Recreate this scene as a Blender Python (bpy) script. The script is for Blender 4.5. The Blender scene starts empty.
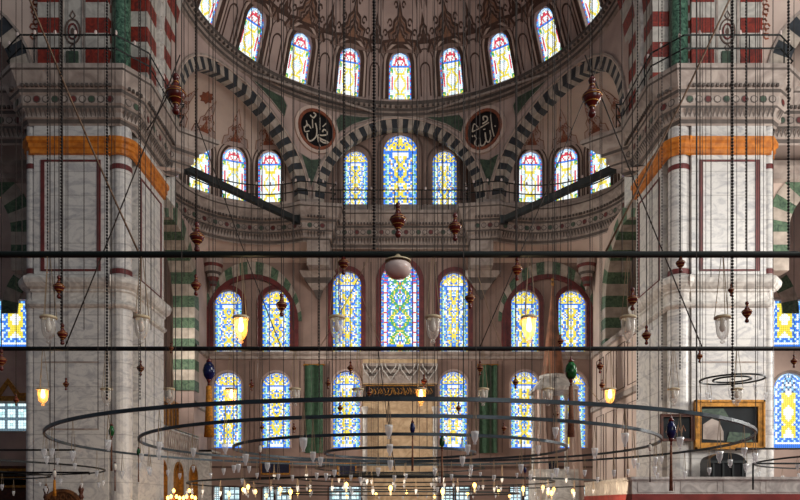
import bpy, bmesh, math, random
from math import sin, cos, pi, sqrt, asin, radians, atan2
from mathutils import Vector
random.seed(7)
SC = bpy.context.scene
COL = SC.collection
# ---------------------------------------------------------------- camera, world, lights, exposure
EYE = 1.7; FPX = 700.0; HY = 505.0
cam_d = bpy.data.cameras.new('camera'); cam = bpy.data.objects.new('camera', cam_d); COL.objects.link(cam)
cam_d.lens = 36.0 * FPX / 800; cam_d.sensor_width = 36.0; cam_d.shift_y = (HY - 250) / 800
cam_d.clip_end = 300
cam.location = (0, 0, EYE); cam.rotation_euler = (pi / 2, 0, 0)
SC.camera = cam
W = bpy.data.worlds.new('daylight'); SC.world = W; W.use_nodes = True
W.node_tree.nodes['Background'].inputs[0].default_value = (0.80, 0.88, 1.0, 1)
W.node_tree.nodes['Background'].inputs[1].default_value = 0.10
def area(name, loc, target, size, power, col, spread=pi):
    d = bpy.data.lights.new(name, 'AREA'); d.shape = 'RECTANGLE'; d.size = size[0]; d.size_y = size[1]
    d.energy = power; d.color = col; d.spread = spread
    o = bpy.data.objects.new(name, d); COL.objects.link(o); o.location = loc
    o.rotation_euler = (Vector(target) - Vector(loc)).to_track_quat('-Z', 'Y').to_euler()
area('gallery_daylight_right', (19, 6, 15), (-9, 27, 9), (6, 8), 2900, (1.0, 0.97, 0.92))
area('low_gallery_daylight_right', (21, 20.3, 8), (10.5, 24, 6), (3, 6), 1500, (1.0, 0.96, 0.90))
area('dome_daylight', (7, 4, 27), (-2, 30, 8), (12, 8), 850, (0.95, 0.97, 1.0))
area('entrance_daylight', (10, -8, 8), (0, 26, 6), (10, 7), 750, (1.0, 0.96, 0.92))
area('low_warm_fill', (0, 19, 0.9), (1, 36, 5), (14, 3), 560, (1.0, 0.80, 0.58))  # added warm fill near the floor, brightens the lower back wall
area('left_aisle_fill', (-13.3, 31, 9.5), (9.9, 31, 5), (3, 4), 700, (1.0, 0.95, 0.86), radians(80))  # added fill hidden behind the left pier, brightens the right side wall
area('right_aisle_window_light', (21, 30, 10), (17, 30, 4), (5, 6), 500, (1.0, 0.95, 0.88))
SC.view_settings.view_transform = 'Standard'; SC.view_settings.look = 'None'
SC.view_settings.exposure = 0.0; SC.view_settings.gamma = 1.0; SC.view_settings.use_curve_mapping = False

# ---------------------------------------------------------------- materials
def lin(c):
    return tuple(((v / 255) / 12.92 if v / 255 <= 0.04045 else ((v / 255 + 0.055) / 1.055) ** 2.4) for v in c) + (1,)
def pbr(name, col, rough=0.6, metal=0.0, var=0.0, scale=3.0, col2=None, bump=0.0, spec=0.4, alpha=1.0, detail=6, dist=0.0, stretch=(1, 1, 1), lo=0.35, hi=0.65):
    m = bpy.data.materials.new(name); m.use_nodes = True
    nt = m.node_tree; b = nt.nodes['Principled BSDF']
    b.inputs['Base Color'].default_value = lin(col); b.inputs['Roughness'].default_value = rough
    b.inputs['Metallic'].default_value = metal; b.inputs['Specular IOR Level'].default_value = spec
    b.inputs['Alpha'].default_value = alpha
    if col2 is None and var > 0: col2 = tuple(v * (1 - var) for v in col)
    if col2 is not None or bump:
        g = nt.nodes.new('ShaderNodeNewGeometry'); mp = nt.nodes.new('ShaderNodeMapping')
        mp.inputs['Scale'].default_value = stretch
        nt.links.new(g.outputs['Position'], mp.inputs['Vector'])
        n = nt.nodes.new('ShaderNodeTexNoise'); n.inputs['Scale'].default_value = scale
        n.inputs['Detail'].default_value = detail; n.inputs['Distortion'].default_value = dist
        nt.links.new(mp.outputs[0], n.inputs['Vector'])
        if col2 is not None:
            r = nt.nodes.new('ShaderNodeValToRGB')
            r.color_ramp.elements[0].position = lo; r.color_ramp.elements[1].position = hi
            r.color_ramp.elements[0].color = lin(col2); r.color_ramp.elements[1].color = lin(col)
            nt.links.new(n.outputs[0], r.inputs[0]); nt.links.new(r.outputs[0], b.inputs['Base Color'])
        if bump:
            bp = nt.nodes.new('ShaderNodeBump'); bp.inputs['Strength'].default_value = bump
            nt.links.new(n.outputs[0], bp.inputs['Height']); nt.links.new(bp.outputs[0], b.inputs['Normal'])
    return m
def emit(name, col, s):
    m = bpy.data.materials.new(name); m.use_nodes = True; nt = m.node_tree
    b = nt.nodes['Principled BSDF']; b.inputs['Base Color'].default_value = lin(col)
    b.inputs['Emission Color'].default_value = lin(col); b.inputs['Emission Strength'].default_value = s
    return m
def marble(name, c1, c2, seam=0.0):
    """veined marble slabs laid in courses"""
    m = pbr(name, c1, 0.35, col2=c2, scale=0.9, dist=3.5, detail=10, stretch=(1, 1, 1.9), lo=0.36, hi=0.54)
    nt = m.node_tree; b = nt.nodes['Principled BSDF']
    src = b.inputs['Base Color'].links[0].from_socket
    g = nt.nodes.new('ShaderNodeNewGeometry'); sx = nt.nodes.new('ShaderNodeSeparateXYZ'); nt.links.new(g.outputs['Position'], sx.inputs[0])
    mr = nt.nodes.new('ShaderNodeMath'); mr.operation = 'MODULO'; mr.inputs[1].default_value = 0.82
    nt.links.new(sx.outputs['Z'], mr.inputs[0])
    lt = nt.nodes.new('ShaderNodeMath'); lt.operation = 'LESS_THAN'; lt.inputs[1].default_value = 0.035
    nt.links.new(mr.outputs[0], lt.inputs[0])
    ms = nt.nodes.new('ShaderNodeMath'); ms.operation = 'MULTIPLY'; ms.inputs[1].default_value = 0.45; nt.links.new(lt.outputs[0], ms.inputs[0])
    # fine veins
    n2 = nt.nodes.new('ShaderNodeTexNoise'); n2.inputs['Scale'].default_value = 2.2; n2.inputs['Detail'].default_value = 8; n2.inputs['Distortion'].default_value = 2.0
    nt.links.new(g.outputs['Position'], n2.inputs['Vector'])
    r2 = nt.nodes.new('ShaderNodeValToRGB'); e = r2.color_ramp.elements
    e[0].position = 0.47; e[0].color = (1, 1, 1, 1); e[1].position = 0.53; e[1].color = (1, 1, 1, 1)
    x = e.new(0.50); x.color = (0.86, 0.86, 0.88, 1)
    nt.links.new(n2.outputs[0], r2.inputs[0])
    mu = nt.nodes.new('ShaderNodeMixRGB'); mu.blend_type = 'MULTIPLY'; mu.inputs[0].default_value = 1
    nt.links.new(src, mu.inputs[1]); nt.links.new(r2.outputs[0], mu.inputs[2])
    mx = nt.nodes.new('ShaderNodeMixRGB'); mx.blend_type = 'MULTIPLY'; mx.inputs[2].default_value = (0.45, 0.43, 0.42, 1)
    nt.links.new(ms.outputs[0], mx.inputs[0]); nt.links.new(mu.outputs[0], mx.inputs[1])
    nt.links.new(mx.outputs[0], b.inputs['Base Color'])
    return m
M = {}
M['marble'] = marble('grey_marble', (208, 204, 198), (176, 173, 172))
M['marble_plain'] = pbr('pale_marble', (216, 211, 203), 0.4, col2=(172, 166, 160), scale=2.0, dist=2.5, detail=8)
M['stone'] = pbr('grey_stone', (176, 162, 152), 0.6, col2=(138, 124, 116), scale=1.6, dist=1.5)
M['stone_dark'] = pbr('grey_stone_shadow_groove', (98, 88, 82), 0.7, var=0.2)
M['plaster'] = pbr('painted_plaster', (196, 172, 162), 0.8, col2=(168, 146, 138), scale=0.8, detail=6)
M['plaster_pale'] = pbr('pale_plaster', (214, 192, 178), 0.8, col2=(190, 168, 156), scale=0.6)
M['plaster_brown'] = pbr('brown_plaster', (158, 132, 120), 0.8, col2=(130, 108, 98), scale=0.8)
M['ornament'] = pbr('brown_arabesque_paint', (92, 68, 58), 0.8, var=0.25, scale=5)
M['ornament_mid'] = pbr('tan_arabesque_paint', (158, 116, 92), 0.8, var=0.2, scale=5)
M['ornament_red'] = pbr('rust_arabesque_paint', (150, 82, 56), 0.8, col2=(112, 66, 50), scale=6)
M['line'] = pbr('dark_painted_line', (104, 84, 76), 0.8, var=0.2)
M['green_paint'] = pbr('mottled_green_marble', (74, 92, 74), 0.5, col2=(44, 60, 50), scale=3, dist=2)
M['verde'] = pbr('green_marbled_column', (92, 128, 106), 0.35, col2=(22, 52, 42), scale=4, dist=3)
M['vdark'] = pbr('black_voussoir_stone', (52, 56, 62), 0.6, col2=(34, 38, 42), scale=3)
M['vlight'] = pbr('pale_voussoir_stone', (186, 172, 158), 0.6, col2=(152, 140, 128), scale=3)
M['vgreen'] = pbr('green_voussoir_stone', (98, 122, 94), 0.6, col2=(54, 76, 60), scale=4, dist=2)
M['red_stone'] = pbr('red_porphyry', (146, 50, 36), 0.5, col2=(96, 34, 28), scale=4, dist=2)
M['maroon'] = pbr('maroon_moulding', (112, 48, 46), 0.5, col2=(84, 36, 36), scale=3)
M['white_stone'] = pbr('white_course_stone', (196, 190, 180), 0.5, col2=(166, 160, 152), scale=2.5, dist=1.5)
M['ochre'] = pbr('gilded_ochre_moulding', (208, 126, 40), 0.5, col2=(164, 92, 26), scale=5)
M['gold'] = pbr('gilt', (196, 136, 58), 0.4, metal=0.5, var=0.3, scale=8)
M['iron'] = pbr('black_iron', (20, 24, 24), 0.45, metal=0.3)
M['rod_iron'] = pbr('dark_green_iron', (18, 30, 27), 0.45, metal=0.2)
M['ring_iron'] = pbr('blue_grey_iron', (62, 76, 84), 0.36, metal=0.3, var=0.3, scale=3)
M['bright_iron'] = pbr('grey_green_iron', (150, 170, 164), 0.35, metal=0.5)
M['beam'] = pbr('dark_beam', (34, 40, 42), 0.7, var=0.3)
M['cable'] = pbr('dark_cable', (46, 36, 30), 0.7)
M['rope'] = pbr('brown_rope', (138, 108, 84), 0.8, var=0.3, scale=20)
M['cord'] = pbr('tan_cord', (150, 130, 104), 0.8)
M['chain'] = pbr('black_chain', (32, 28, 26), 0.5, metal=0.4)
M['wood'] = pbr('dark_red_turned_wood', (104, 34, 26), 0.25, var=0.3, scale=10, spec=0.6)
M['wood_brown'] = pbr('carved_brown_wood', (120, 78, 44), 0.5, col2=(76, 46, 26), scale=6)
M['walnut'] = pbr('walnut', (92, 46, 28), 0.45, col2=(58, 28, 18), scale=6)
M['black'] = pbr('black_lacquer', (14, 14, 18), 0.3)
M['navy'] = pbr('navy_cloth', (30, 32, 58), 0.8, var=0.3, scale=8)
M['white_paint'] = pbr('white_script_paint', (214, 202, 184), 0.6)
M['green_cloth'] = pbr('green_banner_cloth', (56, 86, 62), 0.85, col2=(38, 62, 44), scale=5)
M['opal'] = pbr('opal_glass', (226, 206, 198), 0.3)
M['cup'] = pbr('clear_glass_cup', (250, 252, 252), 0.08, spec=0.9, alpha=0.42)
M['glass'] = pbr('lamp_glass', (232, 226, 214), 0.08, spec=0.9, alpha=0.30)
M['glass_lit'] = emit('lit_lamp_glass', (255, 180, 84), 0.75); M['glass_lit'].node_tree.nodes['Principled BSDF'].inputs['Alpha'].default_value = 0.42
M['collar'] = pbr('cream_lamp_collar', (206, 188, 152), 0.4)
M['bulb_lit'] = emit('lit_bulb', (255, 222, 150), 9.0)
M['bulb_off'] = pbr('unlit_bulb', (236, 228, 214), 0.3)
M['candle_lit'] = emit('small_warm_bulb', (255, 196, 96), 6.0)
M['blue_egg'] = pbr('cobalt_glazed_egg', (26, 36, 92), 0.15, col2=(12, 16, 44), scale=14)
M['green_egg'] = pbr('green_glazed_egg', (34, 110, 52), 0.15, col2=(14, 50, 26), scale=14)
M['white_egg'] = pbr('white_ostrich_egg', (228, 222, 208), 0.4)
M['tassel_gold'] = pbr('orange_tassel', (226, 146, 40), 0.7, var=0.3, scale=30)
M['tassel_brown'] = pbr('brown_tassel', (140, 92, 66), 0.8, var=0.3, scale=30)
M['pic_a'] = pbr('landscape_picture', (30, 40, 44), 0.4, col2=(150, 148, 128), scale=1.4, lo=0.38, hi=0.5, detail=3)
M['pic_dark'] = pbr('dark_varnished_picture', (24, 30, 34), 0.8, var=0.3)
M['carpet'] = pbr('red_carpet', (128, 36, 34), 0.9, var=0.3, scale=4)
M['warm_stone'] = pbr('mihrab_marble', (206, 178, 142), 0.5, col2=(176, 146, 112), scale=2, dist=2)
M['spire'] = pbr('brown_spire_cladding', (150, 98, 70), 0.6, var=0.3, scale=3)
M['red_rail'] = pbr('red_velvet_edge', (150, 62, 56), 0.7, var=0.2)
M['grille_glass'] = None
def rimglass(m, lo, hi):
    nt = m.node_tree; b = nt.nodes['Principled BSDF']; lw = nt.nodes.new('ShaderNodeLayerWeight'); lw.inputs[0].default_value = 0.32
    mr = nt.nodes.new('ShaderNodeMapRange'); mr.inputs['To Min'].default_value = lo; mr.inputs['To Max'].default_value = hi
    nt.links.new(lw.outputs['Facing'], mr.inputs[0]); nt.links.new(mr.outputs[0], b.inputs['Alpha'])
rimglass(M['cup'], 0.30, 1.0); rimglass(M['glass'], 0.26, 1.0)
gm = bpy.data.materials.new('stained_glass'); gm.use_nodes = True; M['stained'] = gm
def setup_glass(m):
    nt = m.node_tree; b = nt.nodes['Principled BSDF']
    at = nt.nodes.new('ShaderNodeVertexColor'); at.layer_name = 'Col'
    uv = nt.nodes.new('ShaderNodeUVMap'); uv.uv_map = 'UV'
    sp = nt.nodes.new('ShaderNodeSeparateXYZ'); nt.links.new(uv.outputs[0], sp.inputs[0])
    res = []
    for ax in ('X', 'Y'):
        a = nt.nodes.new('ShaderNodeMath'); a.operation = 'SUBTRACT'; a.inputs[1].default_value = 0.5; nt.links.new(sp.outputs[ax], a.inputs[0])
        c = nt.nodes.new('ShaderNodeMath'); c.operation = 'ABSOLUTE'; nt.links.new(a.outputs[0], c.inputs[0]); res.append(c)
    mx = nt.nodes.new('ShaderNodeMath'); mx.operation = 'MAXIMUM'
    nt.links.new(res[0].outputs[0], mx.inputs[0]); nt.links.new(res[1].outputs[0], mx.inputs[1])
    lt = nt.nodes.new('ShaderNodeMath'); lt.operation = 'LESS_THAN'; lt.inputs[1].default_value = 0.46
    nt.links.new(mx.outputs[0], lt.inputs[0])
    st = nt.nodes.new('ShaderNodeMath'); st.operation = 'MULTIPLY'; st.inputs[1].default_value = 1.25; nt.links.new(lt.outputs[0], st.inputs[0])
    b.inputs['Base Color'].default_value = (0.03, 0.03, 0.03, 1); b.inputs['Roughness'].default_value = 0.3
    nt.links.new(at.outputs[0], b.inputs['Emission Color']); nt.links.new(st.outputs[0], b.inputs['Emission Strength'])
setup_glass(gm)
LATT = ['stone', 'marble']

# ---------------------------------------------------------------- mesh helpers
class MB:
    def __init__(s): s.v = []; s.f = []; s.m = []; s.c = []; s.uv = False; s.smooth = False
    def quad(s, a, b, c, d, m=0, col=None):
        i = len(s.v); s.v += [tuple(a), tuple(b), tuple(c), tuple(d)]; s.f.append((i, i+1, i+2, i+3)); s.m.append(m); s.c.append(col)
    def poly(s, pts, m=0):
        i = len(s.v); s.v += [tuple(p) for p in pts]; s.f.append(tuple(range(i, i+len(pts)))); s.m.append(m); s.c.append(None)
    def faces(s, pts, fs, m=0):
        i = len(s.v); s.v += [tuple(p) for p in pts]
        for f in fs: s.f.append(tuple(i+k for k in f)); s.m.append(m); s.c.append(None)
    def hexa(s, P8, m=0):  # bottom 4 ccw, top 4 ccw
        s.faces(P8, [(0,3,2,1),(4,5,6,7),(0,1,5,4),(1,2,6,5),(2,3,7,6),(3,0,4,7)], m)
    def box(s, x0, x1, y0, y1, z0, z1, m=0):
        s.hexa([(x0,y0,z0),(x1,y0,z0),(x1,y1,z0),(x0,y1,z0),(x0,y0,z1),(x1,y0,z1),(x1,y1,z1),(x0,y1,z1)], m)
    def tube(s, pts, r, n=6, m=0, closed=False, cap=True):
        pts = [Vector(p) for p in pts]; N = len(pts); base = len(s.v)
        for i, p in enumerate(pts):
            if closed: t = pts[(i+1) % N] - pts[i-1]
            else: t = pts[min(i+1, N-1)] - pts[max(i-1, 0)]
            t.normalize(); up = Vector((0, 0, 1)) if abs(t.z) < 0.95 else Vector((1, 0, 0))
            a = t.cross(up).normalized(); b = a.cross(t)
            rr = r[i] if isinstance(r, (list, tuple)) else r
            for k in range(n):
                q = p + a * (rr * cos(2*pi*k/n)) + b * (rr * sin(2*pi*k/n)); s.v.append(tuple(q))
        for i in range(N if closed else N-1):
            j = (i+1) % N
            for k in range(n):
                l = (k+1) % n
                s.f.append((base+i*n+k, base+i*n+l, base+j*n+l, base+j*n+k)); s.m.append(m); s.c.append(None)
        if cap and not closed:
            s.f.append(tuple(base+k for k in range(n))[::-1]); s.m.append(m); s.c.append(None)
            s.f.append(tuple(base+(N-1)*n+k for k in range(n))); s.m.append(m); s.c.append(None)
    def lathe(s, prof, c=(0, 0, 0), n=12, m=0, a0=0, a1=2*pi, ms=None):
        full = abs(a1-a0-2*pi) < 1e-6; cols = n if full else n+1; base = len(s.v)
        for (r, z) in prof:
            for k in range(cols):
                a = a0+(a1-a0)*k/n; s.v.append((c[0]+r*cos(a), c[1]+r*sin(a), c[2]+z))
        for i in range(len(prof)-1):
            for k in range(n):
                l = (k+1) % cols if full else k+1
                s.f.append((base+i*cols+k, base+i*cols+l, base+(i+1)*cols+l, base+(i+1)*cols+k)); s.m.append(ms[i] if ms else m); s.c.append(None)
    def build(s, name, mats, parent=None, smooth=False, off=None, link=True):
        me = bpy.data.meshes.new(name)
        o3 = Vector(off) if off is not None else (Vector(parent.location) if parent else Vector((0, 0, 0)))
        if parent is not None and parent.parent is not None and off is None: o3 = wloc(parent)
        me.from_pydata([tuple(Vector(v) - o3) for v in s.v], [], s.f)
        if isinstance(mats, str): mats = [mats]
        for k in mats: me.materials.append(M[k])
        me.polygons.foreach_set('material_index', s.m)
        if s.uv:
            me.uv_layers.new(name='UV'); me.color_attributes.new('Col', 'FLOAT_COLOR', 'CORNER')
            q = (0,0,1,0,1,1,0,1)
            me.uv_layers['UV'].data.foreach_set('uv', q*len(s.f))
            cc = []
            for c in s.c: cc += list(c)*4
            me.color_attributes['Col'].data.foreach_set('color', cc)
        else: me.validate()
        if not s.uv:
            bm = bmesh.new(); bm.from_mesh(me); bmesh.ops.remove_doubles(bm, verts=bm.verts, dist=1e-5); bm.to_mesh(me); bm.free()
        if smooth: me.polygons.foreach_set('use_smooth', [True]*len(me.polygons))
        me.update()
        o = bpy.data.objects.new(name, me); COL.objects.link(o)
        if parent is not None: o.parent = parent
        return o
def wloc(o):
    v = Vector(o.location); p = o.parent
    while p is not None: v = v + Vector(p.location); p = p.parent
    return v
def tag(o, label, cat, group=None, kind=None):
    o['label'] = label; o['category'] = cat
    if group: o['group'] = group
    if kind: o['kind'] = kind
    return o
def empty(name, loc, label, cat, group=None, kind=None):
    o = bpy.data.objects.new(name, None); COL.objects.link(o); o.location = loc; o.empty_display_size = 0.2
    return tag(o, label, cat, group, kind)
def struct(mb, name, mats, label, cat, smooth=False):
    o = mb.build(name, mats, None, smooth); return tag(o, label, cat, kind='structure')
def copy_tree(o, parent=None):
    c = o.copy(); COL.objects.link(c); c.parent = parent
    for ch in list(o.children): copy_tree(ch, c)
    return c
def X(px, Y): return (px-400)*Y/FPX
def Z(py, Y): return EYE+(HY-py)*Y/FPX

# surface maps (s, z, d) -> world; d > 0 towards the room
def flat(Y, x0=0): return lambda s, z, d: (x0+s, Y-d, z)
def side(Xp, sg): return lambda s, z, d: (Xp-sg*d, s, z)      # sg = sign of Xp
def drum(cx, cy, R, th): # chord coordinate s
    def f(s, z, d):
        a = th+asin(max(-1, min(1, s/R))); return (cx+(R-d)*sin(a), cy+(R-d)*cos(a), z)
    return f
def shell(cx, cy, R, th, zb, H, p=2.0): # arc coordinate s
    def f(s, z, d):
        a = th+s/R; t = max(0, min(0.9999, (z-zb)/H)); r = R*(1-t**p)**(1/p)-d
        return (cx+r*sin(a), cy+r*cos(a), z)
    return f
def hole_top(h, s):
    t = (s-h['s'])/h['w']; t = max(-1, min(1, t)); return h['zs']+h.get('rise', h['w'])*sqrt(1-t*t)
def wall(mb, F, s0, s1, z0, z1, holes=(), ds=0.7, dz=99, m=0, depth=0.4, rm=None, clip=None, bk=None):
    br = {round(s0, 5), round(s1, 5)}
    n = max(1, int((s1-s0)/ds))
    for i in range(n+1): br.add(round(s0+(s1-s0)*i/n, 5))
    for h in holes:
        for k in range(13): br.add(round(h['s']-h['w']*cos(pi*k/12), 5))
    br = sorted(b for b in br if s0-1e-6 <= b <= s1+1e-6)
    fz0 = z0 if callable(z0) else (lambda s: z0); fz1 = z1 if callable(z1) else (lambda s: z1)
    for a, b in zip(br[:-1], br[1:]):
        if b-a < 1e-4: continue
        mid = (a+b)/2
        hs = sorted([h for h in holes if h['s']-h['w'] < mid < h['s']+h['w']], key=lambda h: h['z0'])
        la = [fz0(a)]; lb = [fz0(b)]
        for h in hs: la += [h['z0'], hole_top(h, a)]; lb += [h['z0'], hole_top(h, b)]
        la.append(fz1(a)); lb.append(fz1(b))
        for i in range(0, len(la), 2):
            if la[i+1]-la[i] < 1e-4 and lb[i+1]-lb[i] < 1e-4: continue
            k = max(1, int(math.ceil(max(la[i+1]-la[i], lb[i+1]-lb[i])/dz)))
            for j in range(k):
                t0, t1 = j/k, (j+1)/k
                q = [F(a, la[i]+(la[i+1]-la[i])*t0, 0), F(b, lb[i]+(lb[i+1]-lb[i])*t0, 0), F(b, lb[i]+(lb[i+1]-lb[i])*t1, 0), F(a, la[i]+(la[i+1]-la[i])*t1, 0)]
                if clip and clip(q): continue
                mb.quad(*q, m=m)
    for h in holes:
        o = outline(h)
        for p, q in zip(o, o[1:]+o[:1]):
            if h['z0'] <= (z0 if not callable(z0) else -1) and p[1] == q[1] == h['z0']: continue
            dd = h.get('depth', depth)
            qd = [F(p[0], p[1], 0), F(q[0], q[1], 0), F(q[0], q[1], -dd), F(p[0], p[1], -dd)]
            mb.quad(*qd, m=(m if rm is None else rm))
def outline(h, grow=0.0, n=16):
    s, w, z0, zs = h['s'], h['w']+grow, h['z0'], h['zs']; r = h.get('rise', h['w'])+grow
    pts = [(s-w, z0-grow*h.get('sill', 0))]
    for k in range(n+1):
        a = pi-pi*k/n; pts.append((s+w*cos(a), zs+r*sin(a)))
    pts.append((s+w, z0-grow*h.get('sill', 0))); return pts
def band(mb, F, pa, pb, d0, d1, m=0, closed=False):
    """raised strip between outline pa and outline pb"""
    n = len(pa); rng = range(n if closed else n-1)
    for i in rng:
        j = (i+1) % n
        A, B, C, D = pa[i], pa[j], pb[j], pb[i]
        mb.quad(F(*A, d1), F(*B, d1), F(*C, d1), F(*D, d1), m)
        mb.quad(F(*A, d0), F(*B, d0), F(*B, d1), F(*A, d1), m)
        mb.quad(F(*D, d0), F(*C, d0), F(*C, d1), F(*D, d1), m)
def ribbon(mb, F, pts, w, d=0.02, m=0, closed=False):
    n = len(pts); L = []; R = []
    for i in range(n):
        a = pts[i-1] if (i > 0 or closed) else pts[i]; b = pts[(i+1) % n] if (i < n-1 or closed) else pts[i]
        tx, tz = b[0]-a[0], b[1]-a[1]; l = math.hypot(tx, tz) or 1; nx, nz = -tz/l*w/2, tx/l*w/2
        L.append((pts[i][0]+nx, pts[i][1]+nz)); R.append((pts[i][0]-nx, pts[i][1]-nz))
    band(mb, F, L, R, 0, d, m, closed)
def blob(mb, F, pts, c, d, m=0):
    """filled raised outline about centre c"""
    n = len(pts)
    for i in range(n):
        j = (i+1) % n
        mid0 = ((pts[i][0]+c[0])/2, (pts[i][1]+c[1])/2); mid1 = ((pts[j][0]+c[0])/2, (pts[j][1]+c[1])/2)
        mb.quad(F(*pts[i], d), F(*pts[j], d), F(*mid1, d), F(*mid0, d), m)
        mb.poly([F(*mid0, d), F(*mid1, d), F(*c, d)], m)
        mb.quad(F(*pts[i], 0), F(*pts[j], 0), F(*pts[j], d), F(*pts[i], d), m)
def voussoirs(mb, F, h, bw, d0, d1, n, jamb=0, jh=0.5, ma=0, mb_=1, bx=None):
    """alternating arch blocks round a hole; d0 (deep) to d1 (proud)"""
    def blk(p, m):   # p: 4 (s,z) corners inner0, outer0, outer1, inner1
        mb.hexa([F(*p[0], d1), F(*p[1], d1), F(*p[2], d1), F(*p[3], d1), F(*p[0], d0), F(*p[1], d0), F(*p[2], d0), F(*p[3], d0)], m)
    w = h['w']; e = 0.04; r = h.get('rise', w)
    for k in range(n):
        a0, a1 = pi-pi*k/n, pi-pi*(k+1)/n; am = (a0+a1)/2
        pt = lambda a, g: (h['s']+(w+(bx if (bx and g > 0) else g))*cos(a), h['zs']+(r+g)*sin(a))
        for (u, v) in ((a0, am), (am, a1)): blk([pt(u, -e), pt(u, bw), pt(v, bw), pt(v, -e)], ma if k % 2 else mb_)
    for sd in (-1, 1):
        for k in range(jamb):
            za, zb = h['zs']-jh*(k+1), h['zs']-jh*k
            x0, x1 = h['s']+sd*(w-e), h['s']+sd*(w+bw)
            blk([(x0, za), (x1, za), (x1, zb), (x0, zb)], mb_ if k % 2 else ma)
def sweep(mb, path, prof, m=0, ms=None, closed=False):
    """path: plan points, room on the right-hand side of travel offset; prof: (off, z)"""
    n = len(path); N = []
    for i in range(n):
        v = []
        if i > 0 or closed: a = Vector(path[i])-Vector(path[i-1]); v.append(Vector((a.y, -a.x)).normalized())
        if i < n-1 or closed: a = Vector(path[(i+1) % n])-Vector(path[i]); v.append(Vector((a.y, -a.x)).normalized())
        if len(v) == 2:
            b = (v[0]+v[1]).normalized(); k = 1/max(0.4, b.dot(v[0])); N.append(b*k)
        else: N.append(v[0])
    g = [[(path[i][0]+N[i].x*o, path[i][1]+N[i].y*o, z) for (o, z) in prof] for i in range(n)]
    for i in range(n if closed else n-1):
        j = (i+1) % n
        for k in range(len(prof)-1):
            mb.quad(g[i][k], g[j][k], g[j][k+1], g[i][k+1], ms[k] if ms else m)
    return N
def resample(path, step):
    out = []; acc = 0
    for a, b in zip(path[:-1], path[1:]):
        a = Vector(a); b = Vector(b); L = (b-a).length; t = step-acc if acc else 0
        while t <= L:
            out.append((a+(b-a)*(t/L), (b-a).normalized())); t += step
        acc = (L-(t-step)) % step if L else acc
    return out

# ---------------------------------------------------------------- stained glass
BL = (0.05, 0.22, 0.85); LB = (0.22, 0.55, 0.95); WH = (0.95, 1.0, 1.0); CY = (0.55, 0.85, 0.95); YE = (0.95, 0.78, 0.08)
RD = (0.75, 0.06, 0.10); GR = (0.08, 0.42, 0.14); OR = (0.85, 0.45, 0.05); PG = (0.55, 0.92, 0.68); DK = (0.03, 0.07, 0.20)
def pat_upper(i, j, nu, nv, arch, rnd):
    c = (nu-1)/2; a = abs(i-c); top = nv-arch
    if a > c-0.9 or j < 1: return RD if (j+i) % 4 == 0 else (BL if (j % 2) else LB)
    if j >= top:
        t = j-top; rr = math.hypot(a*arch/(c+.5), t)
        if t < 1: return BL
        if rr > arch-1.6: return LB if (i % 2) else WH
        if abs(rr-arch*0.55) < 0.7 or abs(a*0.9-t*0.8) < 0.45: return RD
        return WH
    if a > c-2.8 and (top-j <= 3 or j <= 3): return GR if (i+j) % 3 else YE
    if abs(a-(c-2)) < 0.6 and 0.3 < j/top < 0.72: return RD
    v = (j/top-0.5)*2; u = a/c
    if abs(u-0.48*abs(cos(v*pi*1.05))-0.05) < 0.085: return YE
    if abs(abs(v)-0.62) < 0.05 and u < 0.45: return YE
    return WH if rnd.random() > 0.12 else CY
def pat_lower(i, j, nu, nv, arch, rnd):
    c = (nu-1)/2; a = abs(i-c); top = nv-arch
    if a > c-0.9 or j < 1:
        return YE if j % 4 == 1 else BL
    if j >= top:
        t = j-top; rr = math.hypot(a*arch/(c+.5), t)
        if rr > arch-1.8: return BL if (i+j) % 3 else YE
        if t < 1: return BL
        return YE if rnd.random() > 0.38 else (BL if rnd.random() > .5 else WH)
    if a > c-1.9: return BL if j % 5 == 0 else (GR if (j % 5 == 3) else LB)
    if a > c-2.9: return PG if j % 6 else BL
    if top-j <= 2 or j <= 2: return WH if a < c-4 else BL
    v = j/top; u = a/c
    k = abs(sin(v*pi*4))
    if abs(u-0.32*k) < 0.11 and rnd.random() > 0.2: return YE
    if u < 0.16 and k < 0.35: return YE
    if (int(a)*3+j*2) % 7 == 0: return OR if rnd.random() > .7 else YE
    r = rnd.random()
    return BL if r < 0.42 else (LB if r < 0.62 else WH)
def pat_center(i, j, nu, nv, arch, rnd):
    c = (nu-1)/2; a = abs(i-c); top = nv-arch
    if a > c-0.9 or j < 1: return RD if j % 5 == 2 else (BL if j % 2 else LB)
    if a > c-1.9: return BL if j % 4 else YE
    if a > c-3.1 and j < top: return WH if j % 7 else RD
    if a > c-4.1: return BL if j % 3 else RD
    if j > top: return (YE if rnd.random() > .5 else GR) if rnd.random() > .4 else WH
    if 3 <= j <= 5: return YE if a < 3 else BL
    k = abs(sin(j/top*pi*3.2))
    if a < 0.9 and j % 6 < 2: return RD
    if abs(a/c-0.45*k) < 0.12: return GR if rnd.random() > .35 else YE
    r = rnd.random(); return BL if r < .36 else (WH if r < .72 else (LB if r < .85 else GR))
def pat_pale(i, j, nu, nv, arch, rnd):
    c = (nu-1)/2; a = abs(i-c); top = nv-arch
    if a > c-1.9 or j < 2: return LB if (j//2) % 3 else BL
    if a > c-2.9 or j < 3: return WH if j % 4 else BL
    if a > c-4.5 or j < 5: return BL if (j+int(a)) % 3 else CY
    if j > top-2: return DK if (i+j) % 3 == 0 else (WH if rnd.random() > .4 else LB)
    k = abs(sin(j/top*pi*2.5))
    if abs(a/c-0.5*k) < 0.22: return YE
    return WH if a/c < 0.3 else (BL if rnd.random() > .45 else WH)
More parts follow.
